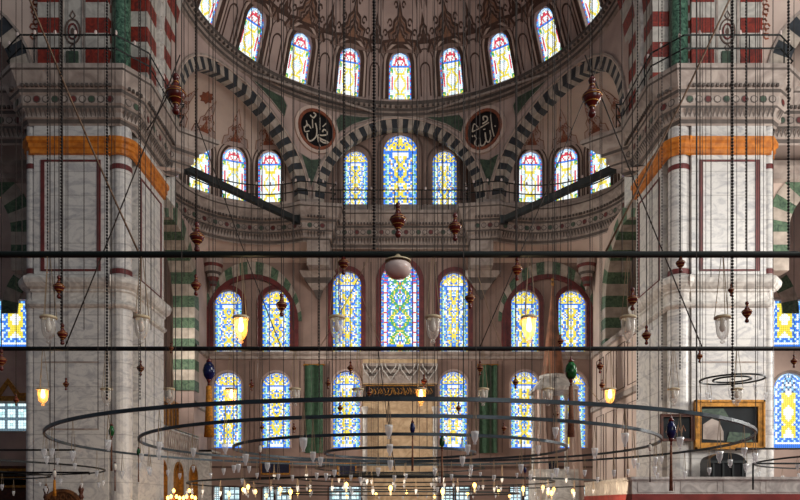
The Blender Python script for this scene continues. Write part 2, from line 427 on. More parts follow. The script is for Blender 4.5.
def pat_grid(i, j, nu, nv, arch, rnd):
    if i % 4 == 0 or j % 4 == 0: return (0.10, 0.16, 0.2)
    return (0.75, 0.95, 1.0) if rnd.random() > 0.3 else ((0.5, 0.78, 0.8) if rnd.random() > .3 else (.95, 1, 1))
PAT = dict(upper=(pat_upper, 17), lower=(pat_lower, 19), center=(pat_center, 27), pale=(pat_pale, 17), grid=(pat_grid, 13))
WN = [0]
def window(F, h, kind, label, depth=0.25, frame=('maroon', 0.16, 0.06), frames=None):
    WN[0] += 1
    base = F(h['s'], h['z0'], 0)
    root = empty('window_%d' % WN[0], base, label, 'window', kind='structure')
    fn, nu = PAT[kind]; rnd = random.Random(int(h['s']*100)+int(h['z0']*10)); w = h['w']; r = h.get('rise', w)
    cell = 2*w/nu; nb = max(1, int(round((h['zs']-h['z0'])/cell))); na = max(2, int(round(r/cell))) if r > 0.01 else 0
    zs = [h['z0']+(h['zs']-h['z0'])*k/nb for k in range(nb+1)]+[h['zs']+r*(k+1)/na for k in range(na)]
    mb = MB(); mb.uv = True; nv = nb+na
    def hw(z):
        if z <= h['zs']+1e-6: return w
        return w*sqrt(max(0.0004, 1-((z-h['zs'])/r)**2))
    halfr = {}
    for j in range(nv):
        a, b = hw(zs[j]), hw(zs[j+1])
        for i in range(nu):
            ii = min(i, nu-1-i)
            # keep the pane symmetric
            key = (ii, j)
            if key not in halfr: halfr[key] = fn(ii, j, nu, nv, na, rnd)
            c = halfr[key]
            u0, u1 = -1+2*i/nu, -1+2*(i+1)/nu
            mb.quad(F(h['s']+a*u0, zs[j], -depth), F(h['s']+a*u1, zs[j], -depth), F(h['s']+b*u1, zs[j+1], -depth), F(h['s']+b*u0, zs[j+1], -depth), 0, (c[0], c[1], c[2], 1))
    mb.build('glass_pane', 'stained', root)
    if frames is None: frames = [frame] if frame else []
    g = 0.0
    for (mat, wd, d) in frames:
        fb = MB(); band(fb, F, outline(h, g), outline(h, g+wd), -0.02, d)
        fb.build('window_surround', mat, root); g += wd
    return root

# ================================================================= STRUCTURE
CY0, R0 = 27.1, 8.85         # plan centre and radius of the half dome
ZS, ZR = 16.7, 22.0          # arch springing / ring height
EC = [(s*6.63, 30.94) for s in (-1, 1)]; ER = 4.1
CT, CB = 16.4, 14.75         # cornice top, bottom

# floor
mb = MB(); mb.quad((-24, -6, 0), (24, -6, 0), (24, 39, 0), (-24, 39, 0)); struct(mb, 'floor', 'carpet', 'red carpeted floor of the prayer hall', 'floor')

# back wall, lower two zones
BY = 36.0
def hx(px, wpx, ytop, ybot, Y, **k):
    w = wpx*Y/FPX/2; zt = Z(ytop, Y); return dict(s=X(px, Y), w=w, z0=Z(ybot, Y), zs=zt-w, **k)
rowA = [(228, 28, 290, 352), (276, 28, 290, 352), (347, 28, 271, 352), (400, 38, 262, 352), (454, 28, 272, 352), (525, 28, 290, 352), (572, 28, 290, 352)]
rowB = [(227.5, 28, 372, 448), (276, 28, 372, 448), (346.5, 27, 371, 448), (453.5, 27, 371, 448), (525, 28, 371, 448), (573, 26, 372, 448)]
rowC = [(216.5, 7, 'left pane'), (231, 17, ''), (268, 11, ''), (283.5, 16, ''), (345, 32, ''), (448, 14, ''), (462, 16, ''), (516, 12, ''), (532, 16, ''), (581, 16, '')]
HA = [hx(*a, BY, depth=0.3) for a in rowA]; HB = [hx(*a, BY, depth=0.3) for a in rowB]
HC = [dict(s=X(c[0], BY), w=c[1]*BY/FPX/2, z0=0.9, zs=Z(487, BY), rise=0.001, depth=0.3) for c in rowC]
F = flat(BY)
mb = MB(); wall(mb, F, -9.9, 9.9, 0, 14.9, HA+HB+HC, ds=1.0, m=0)
# the band at gallery level and painted panels
band_p = [(0.0, 9.18), (0.10, 9.20), (0.10, 9.34), (0.22, 9.44), (0.22, 9.56), (0.0, 9.60)]
sweep(mb, [(-9.9, BY), (9.9, BY)], band_p, m=1)
for z in (6.6, 3.6): sweep(mb, [(-9.9, BY), (9.9, BY)], [(0, z), (0.05, z), (0.05, z+0.1), (0, z+0.1)], m=2) if z == 3.6 else None
for px in (205, 252, 302, 327, 366, 434, 474, 500, 549, 597):
    for dx in (-2.2, 2.2):
        ribbon(mb, F, [(X(px+dx, BY), 4.4), (X(px+dx, BY), 9.1)], 0.05, 0.015, 2)
for px in (318, 330, 364, 371, 429, 436, 470, 482): ribbon(mb, F, [(X(px, BY), 9.7), (X(px, BY), 14.2)], 0.06, 0.015, 2)
o = struct(mb, 'wall_back', ['plaster_brown', 'stone', 'line'], 'brown plaster qibla wall pierced by two rows of arched stained glass windows', 'wall')
names = ['leftmost', 'second from left', 'third from left, beside the tall middle one', 'tall middle', 'third from right, beside the tall middle one', 'second from right', 'rightmost']
for a, h, n in zip(rowA, HA, names):
    window(F, h, 'center' if a[1] > 30 else 'lower', '%s arched stained glass window of the upper row on the back wall' % n, 0.2, ('maroon', 0.24, 0.09))
names = ['leftmost', 'second from left', 'third from left, left of the prayer niche', 'third from right, right of the prayer niche', 'second from right', 'rightmost']
for h, n in zip(HB, names):
    window(F, h, 'lower', '%s arched stained glass window of the lower row on the back wall' % n, 0.2, ('plaster', 0.1, 0.04))
for i, h in enumerate(HC):
    window(F, h, 'grid', 'pale leaded ground floor window pane, number %s counted from the left along the back wall' % ['one', 'two', 'three', 'four', 'five', 'six', 'seven', 'eight', 'nine', 'ten'][i], 0.2, ('walnut', 0.07, 0.05))
# relieving arches round the side window pairs
for sg, nm in ((-1, 'left'), (1, 'right')):
    h = dict(s=sg*X(400+(400-252), BY), w=2.42, z0=9.62, zs=11.15, rise=2.42)
    mb = MB(); voussoirs(mb, F, h, 0.62, 0.0, 0.10, 19, bx=0.14)
    band(mb, F, outline(h, -0.02), outline(h, -0.26), 0.0, 0.13, 2)
    struct(mb, 'relieving_arch', ['vlight', 'vgreen', 'maroon'], 'green and cream voussoir arch with maroon edge over the %s pair of upper windows' % nm, 'arch')

# side walls between pier and back wall
for sg, nm in ((-1, 'left'), (1, 'right')):
    F = side(sg*9.9, sg)
    h = dict(s=30.7, w=2.95, z0=0 if sg < 0 else 9.2, zs=11.2, depth=1.0)
    mb = MB(); wall(mb, F, 27.4, 36.0, 0, 14.9, [h], ds=1.0)
    voussoirs(mb, F, h, 0.7, -1.0, 0.04, 17, jamb=8 if sg < 0 else 4, jh=0.5, ma=1, mb_=2)
    for z in (9.2, 6.4): sweep(mb, [(sg*9.9, 33.7), (sg*9.9, 36)] if sg < 0 else [(sg*9.9, 36), (sg*9.9, 27.4)], [(0, z), (0.12, z+0.05), (0.12, z+0.25), (0, z+0.35)], m=3)
    for y in (28.2, 29.8, 31.4, 33.0, 34.6):
        if sg > 0:
            q = [(y-0.6, 2.6), (y-0.6, 6.1), (y+0.6, 6.1), (y+0.6, 2.6)]; ribbon(mb, F, q, 0.045, 0.03, 4, closed=True)
            q = [(y-0.6, 6.9), (y-0.6, 8.9), (y+0.6, 8.9), (y+0.6, 6.9)]; ribbon(mb, F, q, 0.045, 0.03, 4, closed=True)
    struct(mb, 'wall_'+nm, ['plaster_pale' if sg > 0 else 'plaster', 'vlight', 'vgreen', 'stone', 'line'], '%s side wall beside the qibla wall with a green striped arch opening' % nm, 'wall')
    # aisle wall beyond the opening
    mb = MB(); F2 = side(sg*13.6, sg); wall(mb, F2, 27.1, 36.2, 0, 16, [], ds=2)
    for z in (10.1, 11.9, 13.5):
        n = 18; q = [(33.2+0.5*cos(2*pi*k/n), z+0.6*sin(2*pi*k/n)) for k in range(n)]
        ribbon(mb, F2, q, 0.12, 0.02, 1, closed=True); blob(mb, F2, [(33.2+(a-33.2)*.5, z+(b-z)*.5) for a, b in q], (33.2, z), 0.03, 2)
    struct(mb, 'wall_aisle_'+nm, ['plaster', 'line', 'red_stone'], 'painted plaster wall of the %s aisle seen through the striped arch' % nm, 'wall')

# exedra shells (small half domes)
EWIN = [-1.5, 23.0, 47.5, 72.0, 96.5, 121.0]
for (sg, (cx, cy)), nm in zip(((-1, EC[0]), (1, EC[1])), ('left', 'right')):
    F = shell(cx, cy, ER, 0, ZS+1.5, 3.0, 2.2)
    hs = []
    for a in EWIN:
        hs.append(dict(s=sg*-1*-radians(a)*ER*1.0, w=0.58, z0=16.85, zs=18.75, depth=0.25))
    a0, a1 = sorted((sg*radians(-29), sg*radians(149)))
    clip = lambda q: (sum(v[0] for v in q)/4)**2+(sum(v[1] for v in q)/4-CY0)**2 < 8.93**2
    mb = MB(); wall(mb, F, a0*ER, a1*ER, CT-0.1, 21.1, hs, ds=0.3, dz=0.2, clip=clip)
    # arabesques over the windows
    for h in hs:
        s = h['s']; zt = h['zs']+h['w']
        band(mb, F, outline(h, 0.22), outline(h, 0.28), 0, 0.03, 2); band(mb, F, outline(h, 0.02), outline(h, 0.12), 0, 0.05, 1)
        og = [(-0.72, -0.3), (-0.66, 0.05), (-0.42, 0.12), (-0.46, 0.36), (-0.26, 0.48), (-0.2, 0.72), (0, 1.0)]; og = og+[(-x, z) for x, z in og[-2::-1]]
        T = lambda sc: [(s+x*sc, min(20.9, zt+0.3+z*sc)) for x, z in og]
        blob(mb, F, T(.95), (s, zt+0.45), 0.02, 5); ribbon(mb, F, T(.95), 0.035, 0.04, 4); blob(mb, F, T(.35), (s, zt+.45), 0.04, 3)
        for k in range(16):
            rr = random.Random(k*7+3); v = rr.random(); u = (rr.random()-.5)*1.1*(1-v*0.75); p = (s+u*0.85, zt+0.2+v*0.8)
            q = [(p[0]+0.085*cos(t*1.05)*(1-t*0.09), p[1]+0.085*sin(t*1.05)*(1-t*.09)) for t in range(6)]
            ribbon(mb, F, q, 0.032, 0.045, 3 if k % 2 else 4)
    q = [(sg*radians(58)*ER+(0.26+.1*(k % 2))*cos(2*pi*k/16)*1.6, 20.55+(0.2+.08*(k % 2))*.6*sin(2*pi*k/16)) for k in range(16)]; blob(mb, F, q, (sg*radians(58)*ER, 20.55), 0.02, 3)
    o = struct(mb, 'ceiling_exedra', ['plaster_pale', 'ornament', 'line', 'ornament_red', 'ornament_mid', 'plaster'], '%s small half dome of painted pale plaster behind its striped arch' % nm, 'ceiling', smooth=False)
    wn = ['nearest the middle', 'second from the middle', 'third from the middle', 'fourth from the middle', 'fifth from the middle', 'sixth from the middle']
    for k, h in enumerate(hs[:4]):
        window(F, h, 'upper', 'small arched window of the %s exedra, %s' % (nm, wn[k]), 0.16, frame=None)
    # pendentive below the cornice down to the square corner
    mb = MB(); N = 24; ring = []
    for k in range(N+1):
        a = sg*radians(-29+178*k/N); dx, dy = sin(a), cos(a)
        t1 = (BY-0.02-cy)/dy if dy > 0.05 else 99
        t2 = (9.88-abs(cx))/(abs(dx)) if dx*sg > 0.05 else 99
        t = min(t1, t2, 6.5); zc = 14.25 if t == t1 else 14.0
        ring.append(((cx+ER*dx, cy+ER*dy, CB+0.15), (cx+t*dx, cy+t*dy, 14.15)))
    for p, q in zip(ring[:-1], ring[1:]):
        mb.quad(p[0], q[0], q[1], p[1])
    struct(mb, 'trim_squinch', 'plaster_pale', 'curved pale plaster squinch under the %s exedra cornice' % nm, 'trim', smooth=True)

# drum wall with the three arches (on the cylinder under the half dome)
mb = MB()
for th in (-60, 0, 60):
    F = drum(0, CY0, R0, radians(th)); rs = 4.27 if th == 0 else 4.0; h = dict(s=0, w=3.86, z0=CT-0.1, zs=ZS, rise=rs+.11, depth=0.5)
    wall(mb, F, -4.425, 4.425, CT-0.1, ZR, [h], ds=0.35, dz=0.6, m=0)
    band(mb, F, outline(dict(s=0, w=4.34, z0=ZS, zs=ZS, rise=rs+.6)), outline(dict(s=0, w=4.41, z0=ZS, zs=ZS, rise=rs+.68)), 0, 0.1, 3)
    voussoirs(mb, F, h, 0.42, -0.45, 0.06, 45, ma=2, mb_=1)
    band(mb, F, outline(h, .43, 32), outline(h, .50, 32), 0, 0.09, 5)
    if th == 0:
        pass
for th in (-30, 30):
    F = drum(0, CY0, R0, radians(th)); n = 24
    # green marbled spandrel fields (triangles beside and below the roundels)
    for k in (-1, 1):
        q = [(k*1.3, 21.1), (k*1.55, 21.45), (k*2.6, 21.5), (k*3.3, 21.55), (k*2.2, 21.05), (k*1.45, 20.5)]
        blob(mb, F, q, (k*1.8, 21.2), 0.03, 4); ribbon(mb, F, q, 0.05, 0.05, 3, closed=True)
    q = [(-0.55, 19.0), (0.0, 18.85), (0.55, 19.0), (0.3, 18.3), (0.0, 17.5), (-0.3, 18.3)]
    blob(mb, F, q, (0, 18.5), 0.03, 4); ribbon(mb, F, q, 0.05, 0.05, 3, closed=True)
    ribbon(mb, F, [(-3.4, 21.75), (3.4, 21.75)], 0.1, 0.06, 3)
struct(mb, 'wall_drum', ['plaster', 'vlight', 'vdark', 'stone', 'green_paint', 'plaster_pale'], 'drum wall under the half dome with three black and cream striped arches', 'wall')
# back of the middle bay
F = flat(36.42)
HM = [hx(355.5, 24, 150, 207, 36.42), hx(400.5, 34, 134, 207, 36.42), hx(444.5, 24, 150, 207, 36.42)]
for h in HM: h['depth'] = 0.25
mb = MB(); wall(mb, F, -4.3, 4.3, CT-0.2, 21.2, HM, ds=0.7)
for h in HM: band(mb, F, outline(h, 0.22), outline(h, 0.30), 0, 0.05, 1)
for px in (333, 374, 427, 468): ribbon(mb, F, [(X(px, 36.42), 17.3), (X(px, 36.42), 19.3)], 0.07, 0.03, 1)
mb.quad((-4.2, 36.42, 17.35), (4.2, 36.42, 17.35), (4.2, 35.7, CT), (-4.2, 35.7, CT), 2)
struct(mb, 'wall_bay', ['plaster_brown', 'line', 'stone'], 'recessed wall under the middle arch with three tall windows', 'wall')
for h, n in zip(HM, ('left of the three windows', 'tall middle one of the three windows', 'right of the three windows')):
    window(F, h, 'lower' if h['w'] < 0.8 else 'center' if False else 'lower', '%s under the middle striped arch' % n, 0.15, ('plaster_brown', 0.16, 0.05))

# half dome with its ring of windows
RDM = 9.7; F = shell(0, CY0, RDM, 0, 19.6, 9.7, 2.0)
hs = []
angs = [(-4+k)*17.05+0.0 for k in range(9)]; angs = [-85.2]+angs+[85.2]
for a in angs: hs.append(dict(s=radians(a)*RDM, w=0.61, z0=22.72, zs=24.12, rise=0.55, depth=0.3))
mb = MB(); wall(mb, F, -radians(96)*RDM, radians(96)*RDM, ZR+0.25, 29.25, hs, ds=0.45, dz=0.4)
for k, h in enumerate(hs):
    s = h['s']; zt = h['zs']+h['rise']
    band(mb, F, outline(h, 0.03), outline(h, 0.2), 0, 0.06, 1); band(mb, F, outline(h, 0.22), outline(h, 0.31), 0, 0.05, 4); band(mb, F, outline(h, 0.36), outline(h, 0.40), 0, 0.04, 1)
    # crown ornament above each window
    og = [(-1.25, -0.35), (-1.0, 0.05), (-0.62, 0.1), (-0.72, 0.38), (-0.42, 0.5), (-0.36, 0.75), (-0.12, 0.9), (0, 1.35)]
    og = og+[(-x, z) for x, z in og[-2::-1]]
    T = lambda sc, dz=0: [(s+x*sc, zt+0.42+(z-0.2)*sc+dz) for x, z in og]
    blob(mb, F, T(1.0), (s, zt+0.5), 0.02, 5)
    ribbon(mb, F, T(1.0), 0.12, 0.05, 1); ribbon(mb, F, T(0.80), 0.05, 0.045, 3); ribbon(mb, F, T(0.62), 0.08, 0.05, 1)
    blob(mb, F, T(0.42), (s, zt+0.5), 0.05, 1); blob(mb, F, T(0.24), (s, zt+0.5), 0.06, 3)
    for sd in (-1, 1):
        for (ux, uz, ur) in ((0.62, 0.62, 0.16), (0.25, 1.25, 0.13), (0.9, 0.25, 0.14)):
            q = [(s+sd*(ux+ur*(1-t*.09)*cos(t*0.9)), zt+0.35+uz*.9+ur*(1-t*.09)*sin(t*0.9)) for t in range(7)]; ribbon(mb, F, q, 0.055, 0.05, 1)
    # panel between windows
    if k < len(hs)-1:
        c = (s+hs[k+1]['s'])/2; hh = dict(s=c, w=0.26, z0=22.8, zs=23.9)
        o = outline(hh); ribbon(mb, F, o, 0.06, 0.03, 1)
        hh = dict(s=c, w=0.48, z0=22.7, zs=24.2); ribbon(mb, F, outline(hh), 0.05, 0.03, 2)
        og2 = [(x*0.5, z*0.8) for x, z in og]
        ribbon(mb, F, [(c+x, 25.0+(z-0.2)) for x, z in og2], 0.1, 0.05, 1); blob(mb, F, [(c+x*.5, 25.1+(z-0.2)*.5) for x, z in og2], (c, 25.15), 0.05, 1)
        for t in range(2):
            q = [(c+0.13*cos(2*pi*j/10), 26.5+0.13*sin(2*pi*j/10)) for j in range(10)]; blob(mb, F, q, (c, 26.5), 0.03, 1)
        for t in (-0.55, 0.0, 0.55): ribbon(mb, F, [(c+t*0.6, 26.0), (c+t*0.4, 28.5)], 0.04, 0.02, 2)
struct(mb, 'ceiling_half_dome', ['plaster', 'ornament', 'line', 'ornament_mid', 'plaster_pale', 'plaster_brown'], 'great painted half dome with a ring of stained glass windows', 'ceiling')
for k, h in enumerate(hs[1:-1]):
    window(F, h, 'upper', 'arched window in the half dome ring, %s' % (['first', 'second', 'third', 'fourth', 'fifth, the middle one', 'sixth', 'seventh', 'eighth', 'ninth'][k]+' of nine from the left'), 0.2, frame=None)
# ring cornice
mb = MB(); path = [((R0)*sin(radians(a)), CY0+R0*cos(radians(a))) for a in range(-92, 93, 4)]
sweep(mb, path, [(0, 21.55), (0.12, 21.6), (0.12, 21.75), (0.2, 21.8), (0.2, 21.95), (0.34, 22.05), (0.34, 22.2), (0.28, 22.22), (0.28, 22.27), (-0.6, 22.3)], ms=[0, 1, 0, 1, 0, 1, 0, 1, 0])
for p, t in resample(path, 0.28):
    n = Vector((t.y, -t.x)); q = p+n*0.3; mb.box(q.x-0.05, q.x+0.05, q.y-0.05, q.y+0.05, 21.95, 22.06, 1)
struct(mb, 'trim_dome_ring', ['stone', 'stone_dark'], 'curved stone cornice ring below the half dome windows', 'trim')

# great cornice: outer aisle, pier, exedra, middle
path = [(-22, 25.3), (-13.0, 25.3), (-13.0, 24.25), (-12.7, 24.0), (-9.6, 24.0), (-9.3, 24.45), (-9.3, 27.55), (-9.0, 27.75)]
for a in range(141, -28, -8): path.append((EC[0][0]-ER*sin(radians(a)), EC[0][1]+ER*cos(radians(a))))
path += [(-4.35, 34.65), (-3.55, 34.75), (-3.55, 35.55)]
path = path+[(-x, y) for x, y in path[::-1]]
prof = [(0.0, CB-0.05), (0.05, CB), (0.10, CB+0.12), (0.16, CB+0.15), (0.16, CB+0.32), (0.26, CB+0.42), (0.26, CB+0.50), (0.32, CB+0.55), (0.32, CB+0.80), (0.40, CB+0.86), (0.40, CB+0.98), (0.48, CB+1.05), (0.50, CB+1.12), (0.68, CB+1.45), (0.72, CB+1.5), (0.72, CB+1.65), (0.0, CB+1.68)]
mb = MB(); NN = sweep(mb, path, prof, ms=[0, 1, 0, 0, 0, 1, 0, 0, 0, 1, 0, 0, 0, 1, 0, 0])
flip = 0
for p, t in resample(path, 0.31):
    n = Vector((t.y, -t.x)); flip += 1
    q = p+n*0.34; z = CB+0.68; k = 8; r = 0.10
    mb.faces([(q.x+t.x*r*cos(2*pi*i/k), q.y+t.y*r*cos(2*pi*i/k), z+r*sin(2*pi*i/k)) for i in range(k)], [tuple(range(k))], [4, 0, 5, 0][flip % 4])
    q2 = p+n*0.325; r = 0.135
    mb.faces([(q2.x+t.x*r*cos(2*pi*i/k), q2.y+t.y*r*cos(2*pi*i/k), z+r*sin(2*pi*i/k)) for i in range(k)], [tuple(range(k))], 1)
    # small hanging lobes
    a = p+n*0.19; b = p+n*0.19+t*0.0
    for s_ in (-0.075, 0.075):
        c = p+t*s_; c0 = c+n*0.30; c1 = c+n*0.13
        w_ = t*0.05
        mb.poly([(c0.x-w_.x, c0.y-w_.y, CB+0.40), (c0.x+w_.x, c0.y+w_.y, CB+0.40), (c1.x, c1.y, CB+0.12)], 1)
        c3 = c+n*0.50
        mb.box(c3.x-0.04, c3.x+0.04, c3.y-0.04, c3.y+0.04, CB+1.0, CB+1.1, 1)
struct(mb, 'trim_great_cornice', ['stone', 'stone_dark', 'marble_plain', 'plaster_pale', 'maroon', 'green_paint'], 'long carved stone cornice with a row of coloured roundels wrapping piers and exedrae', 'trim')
# ledge closing the cornice
mb = MB()
mb.quad((-3.6, 35.5, CT), (3.6, 35.5, CT), (3.6, 36.42, CT), (-3.6, 36.42, CT))
mb.quad((-3.6, 35.55, CB), (3.6, 35.55, CB), (3.6, 36.0, CB), (-3.6, 36.0, CB))
mb.quad((-4.6, 34.75, CB), (-3.55, 34.75, CB), (-3.55, 36.0, CB), (-4.6, 36.0, CB)); mb.quad((4.6, 34.75, CB), (3.55, 34.75, CB), (3.55, 36.0, CB), (4.6, 36.0, CB))
struct(mb, 'trim_bay_ledge', 'stone', 'stone ledge below the three middle bay windows', 'trim')
for sg, nm in ((-1, 'left'), (1, 'right')):
    # impost between arches, running over the cornice
    mb = MB(); mb.box(sg*4.42-0.5, sg*4.42+0.5, 34.3, 35.6, 16.3, ZS)
    mb.box(sg*4.05-0.55, sg*4.05+0.55, 34.55, 36.0, CB-1.2, CB+0.02)
    zz = [CB-1.2, CB-1.5, CB-1.75, CB-2.05, CB-2.5]; ww = [0.9, 0.7, 0.5, 0.25, 0.06]; dd = [0.65, 0.5, 0.36, 0.2, 0.05]
    for i in range(4):
        mb.hexa([(sg*4.2-ww[i+1], BY-dd[i+1], zz[i+1]), (sg*4.2+ww[i+1], BY-dd[i+1], zz[i+1]), (sg*4.2+ww[i+1], BY, zz[i+1]), (sg*4.2-ww[i+1], BY, zz[i+1]),
                 (sg*4.2-ww[i], BY-dd[i], zz[i]), (sg*4.2+ww[i], BY-dd[i], zz[i]), (sg*4.2+ww[i], BY, zz[i]), (sg*4.2-ww[i], BY, zz[i])], 1 if i % 2 else 0)
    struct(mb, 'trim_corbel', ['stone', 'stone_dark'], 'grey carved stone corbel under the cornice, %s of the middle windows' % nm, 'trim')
    # corner corbel in the angle of back and side wall
    mb = MB(); cx, cy = sg*9.5, 35.6; pr = [(0.05, 12.6), (0.12, 12.8), (0.2, 12.9), (0.2, 13.05), (0.3, 13.25), (0.3, 13.4), (0.42, 13.5), (0.42, 13.75), (0.5, 13.9), (0.5, 14.3)]
    mb.lathe(pr, (cx, cy, 0), 16, ms=[0, 1, 2, 1, 0, 2, 0, 1, 0])
    struct(mb, 'trim_corner_corbel', ['stone', 'maroon', 'stone_dark'], 'tiered conical corbel with red bands in the %s corner of the back wall' % nm, 'trim')

# piers
for sg, nm in ((-1, 'left'), (1, 'right')):
    def PX(x): return sg*x
    mb = MB()
    def bx(xa, xb, y0, y1, z0, z1, m=0):
        a, b = sorted((PX(xa), PX(xb))); mb.box(a, b, y0, y1, z0, z1, m)
    bx(12.55, 10.0, 24.0, 29.0, 0, CT-0.2)
    bx(12.85, 12.5, 24.35, 29.0, 0, CT-0.2)
    bx(10.1, 9.3, 24.85, 27.55, 0, CT-0.2)
    bx(10.1, 9.3, 27.5, 29.0, 14.0, CT-0.2)
    # corner shafts
    for (cx, cy, r) in ((9.70, 24.36, 0.38), (12.70, 24.22, 0.21)):
        mb.lathe([(r, 0), (r, 8.5)], (PX(cx), cy, 0), 24, 0); mb.lathe([(r*0.92, 9.5), (r*0.92, CB)], (PX(cx), cy, 0), 24, 0)
        for zz in (8.5,):
            mb.lathe([(r, zz), (r*1.15, zz+.08), (r*1.15, zz+.2), (r*.95, zz+.3), (r*.95, zz+.55), (r*1.4, zz+.75), (r*1.5, zz+.9), (r*1.5, zz+1.0), (r*.9, zz+1.15)], (PX(cx), cy, 0), 24, 1)
        for zz in (13.25, 9.65): mb.lathe([(r*0.95, zz), (r*0.97, zz+.02), (r*0.97, zz+.16), (r*0.95, zz+.18)], (PX(cx), cy, 0), 24, 2)
    # middle moulding
    arcp = [(PX(9.70-0.40*cos(radians(a))), 24.36+0.40*sin(radians(a))) for a in (-135, -112, -90, -67, -45, -22, 0)]
    pth = [(PX(12.9), 29.0), (PX(12.9), 24.35), (PX(12.6), 24.0), (PX(10.0), 24.0)]+arcp+[(PX(9.3), 24.9), (PX(9.3), 27.55)]
    mp = [(0.0, 8.45), (0.10, 8.5), (0.14, 8.56), (0.10, 8.62), (0.02, 8.68), (0.02, 8.98), (0.08, 9.02), (0.08, 9.08), (0.20, 9.14), (0.30, 9.26), (0.33, 9.40), (0.30, 9.48), (0.0, 9.62)]
    if sg > 0: pth = pth[::-1]
    sweep(mb, pth, mp, m=1)
    # ochre moulding
    op = [(0.0, 13.7), (0.10, 13.72), (0.10, 13.86), (0.15, 13.9), (0.15, 14.04), (0.22, 14.1), (0.22, 14.24), (0.0, 14.3)]
    sweep(mb, pth, op, m=3)
    # maroon panel frames front and inner side
    Ff = lambda s, z, d: (s, 24.0-d, z); Fi = side(PX(9.3), sg)
    x0, x1 = sorted((PX(12.25), PX(10.32)))
    rb = [(x0, 9.75), (x0, 13.5), (x1, 13.5), (x1, 9.75)]; ribbon(mb, Ff, rb, 0.14, 0.03, 2, closed=True)
    ribbon(mb, Fi, [(25.1, 9.75), (25.1, 13.4), (27.2, 13.4), (27.2, 9.75)], 0.12, 0.03, 2, closed=True)
    # lower shaft panel lines
    for z in (4.3, 6.6): ribbon(mb, Ff, [(x0, z), (x1, z)], 0.05, 0.015, 4)
    struct(mb, 'wall_pier_'+nm, ['marble', 'marble_plain', 'maroon', 'ochre', 'stone'], 'massive veined marble pier on the %s with ochre moulding and maroon panel frame' % nm, 'pier')
    # striped block above the cornice and green column
    mb = MB(); z = CT; k = 0
    zt = 24.0
    xa, xb = PX(12.72), PX(9.98)
    while z < zt:
        m = 1 if k % 2 else 0; h_ = 0.53 if m else 0.53
        for (u, v) in ((12.5, 11.75), (10.85, 10.06)):
            a, b = sorted((PX(u), PX(v))); mb.box(a, b, 24.15, 27.4, z, z+h_, m)
        a, b = sorted((PX(10.06), PX(9.9))); mb.box(a, b, 24.3, 24.9, z, z+h_*0.5, 0); mb.box(a, b, 24.3, 24.9, z+h_*.5, z+h_, 1)
        z += h_; k += 1
    a, b = sorted((PX(11.75), PX(10.85))); mb.box(a, b, 24.18, 27.4, CT, zt, 2)
    c = PX(11.3); Fc = lambda s, z, d: (s, 24.18-d, z)
    a, b = c-0.36, c+0.36
    ribbon(mb, Fc, [(a, CT+0.05), (a, zt)], 0.07, 0.04, 3); ribbon(mb, Fc, [(b, CT+0.05), (b, zt)], 0.07, 0.04, 3)
    for zc in (17.55, 19.9, 22.2):
        n = 20
        el = lambda rx, rz: [(c+rx*cos(2*pi*i/n), zc+0.5+rz*sin(2*pi*i/n)) for i in range(n)]
        ribbon(mb, Fc, el(0.26, 0.42), 0.05, 0.03, 4, closed=True); ribbon(mb, Fc, el(0.15, 0.26), 0.05, 0.035, 6, closed=True)
        blob(mb, Fc, el(0.06, 0.12), (c, zc+0.5), 0.03, 4)
        for s_ in (-1, 1): ribbon(mb, Fc, [(c, zc+0.5+s_*0.42), (c+0.09, zc+0.5+s_*0.55), (c, zc+0.5+s_*0.72), (c-0.09, zc+0.5+s_*0.55)], 0.035, 0.03, 4, closed=True)
    mb.box(c-0.2, c+0.2, 24.12, 24.2, CT+0.05, 17.35, 5)
    struct(mb, 'wall_spandrel_'+nm, ['white_stone', 'red_stone', 'white_stone', 'stone', 'line', 'green_paint', 'maroon'], 'red and white striped masonry above the %s pier with a painted centre strip' % nm, 'wall')
    mb = MB(); mb.lathe([(0.42, CT), (0.42, CT+0.1), (0.34, CT+0.2), (0.31, CT+0.35), (0.31, 24)], (PX(9.72), 24.42, 0), 20, 0)
    mb.lathe([(0.46, CT-0.02), (0.46, CT+0.08), (0.38, CT+0.14)], (PX(9.72), 24.42, 0), 20, 1)
    tag(mb.build('column', ['verde', 'gold'], None, True), 'green marbled column standing on the cornice above the %s pier' % nm, 'column')
    # aisle arch above the cornice
    Fa = flat(24.35)
    h = dict(s=PX(15.85), w=2.45, z0=CT, zs=CT, depth=0.6)
    mb = MB(); lo, hi = sorted((PX(12.5), PX(22))); wall(mb, Fa, lo, hi, CT, 24, [h], ds=1, m=0)
    voussoirs(mb, Fa, h, 0.62, -0.5, 0.05, 19, ma=1, mb_=2)
    band(mb, Fa, outline(h, 0.64), outline(h, 0.72), 0, 0.09, 3)
    wall(mb, flat(27.0), lo, hi, CT-0.3, 22, [], ds=2, m=0)
    for k in range(9):
        rr = random.Random(k); p = (PX(12.62)+PX(0.15)*rr.random(), 18.0+k*0.17)
        q = [(p[0]+0.1*cos(t*1.1), p[1]+0.1*sin(t*1.1)) for t in range(6)]; ribbon(mb, Fa, q, 0.05, 0.02, 4)
    struct(mb, 'wall_aisle_upper_'+nm, ['plaster_pale', 'vlight', 'vdark', 'stone', 'ornament_red'], 'black and cream arch of the %s aisle above the cornice' % nm, 'wall')
    # aisle wall with lower arch and far aisle wall with windows
    F = flat(27.2); h = dict(s=PX(17.0), w=2.0, z0=0, zs=12.3, depth=1.2)
    mb = MB(); lo, hi = sorted((PX(13.0), PX(23))); wall(mb, F, lo, hi, 0, CT+.2, [dict(h, w=2.65)], ds=1)
    voussoirs(mb, F, dict(h, w=1.95), 0.85, -1.2, 0.05, 17, jamb=3, jh=0.5, ma=1, mb_=2)
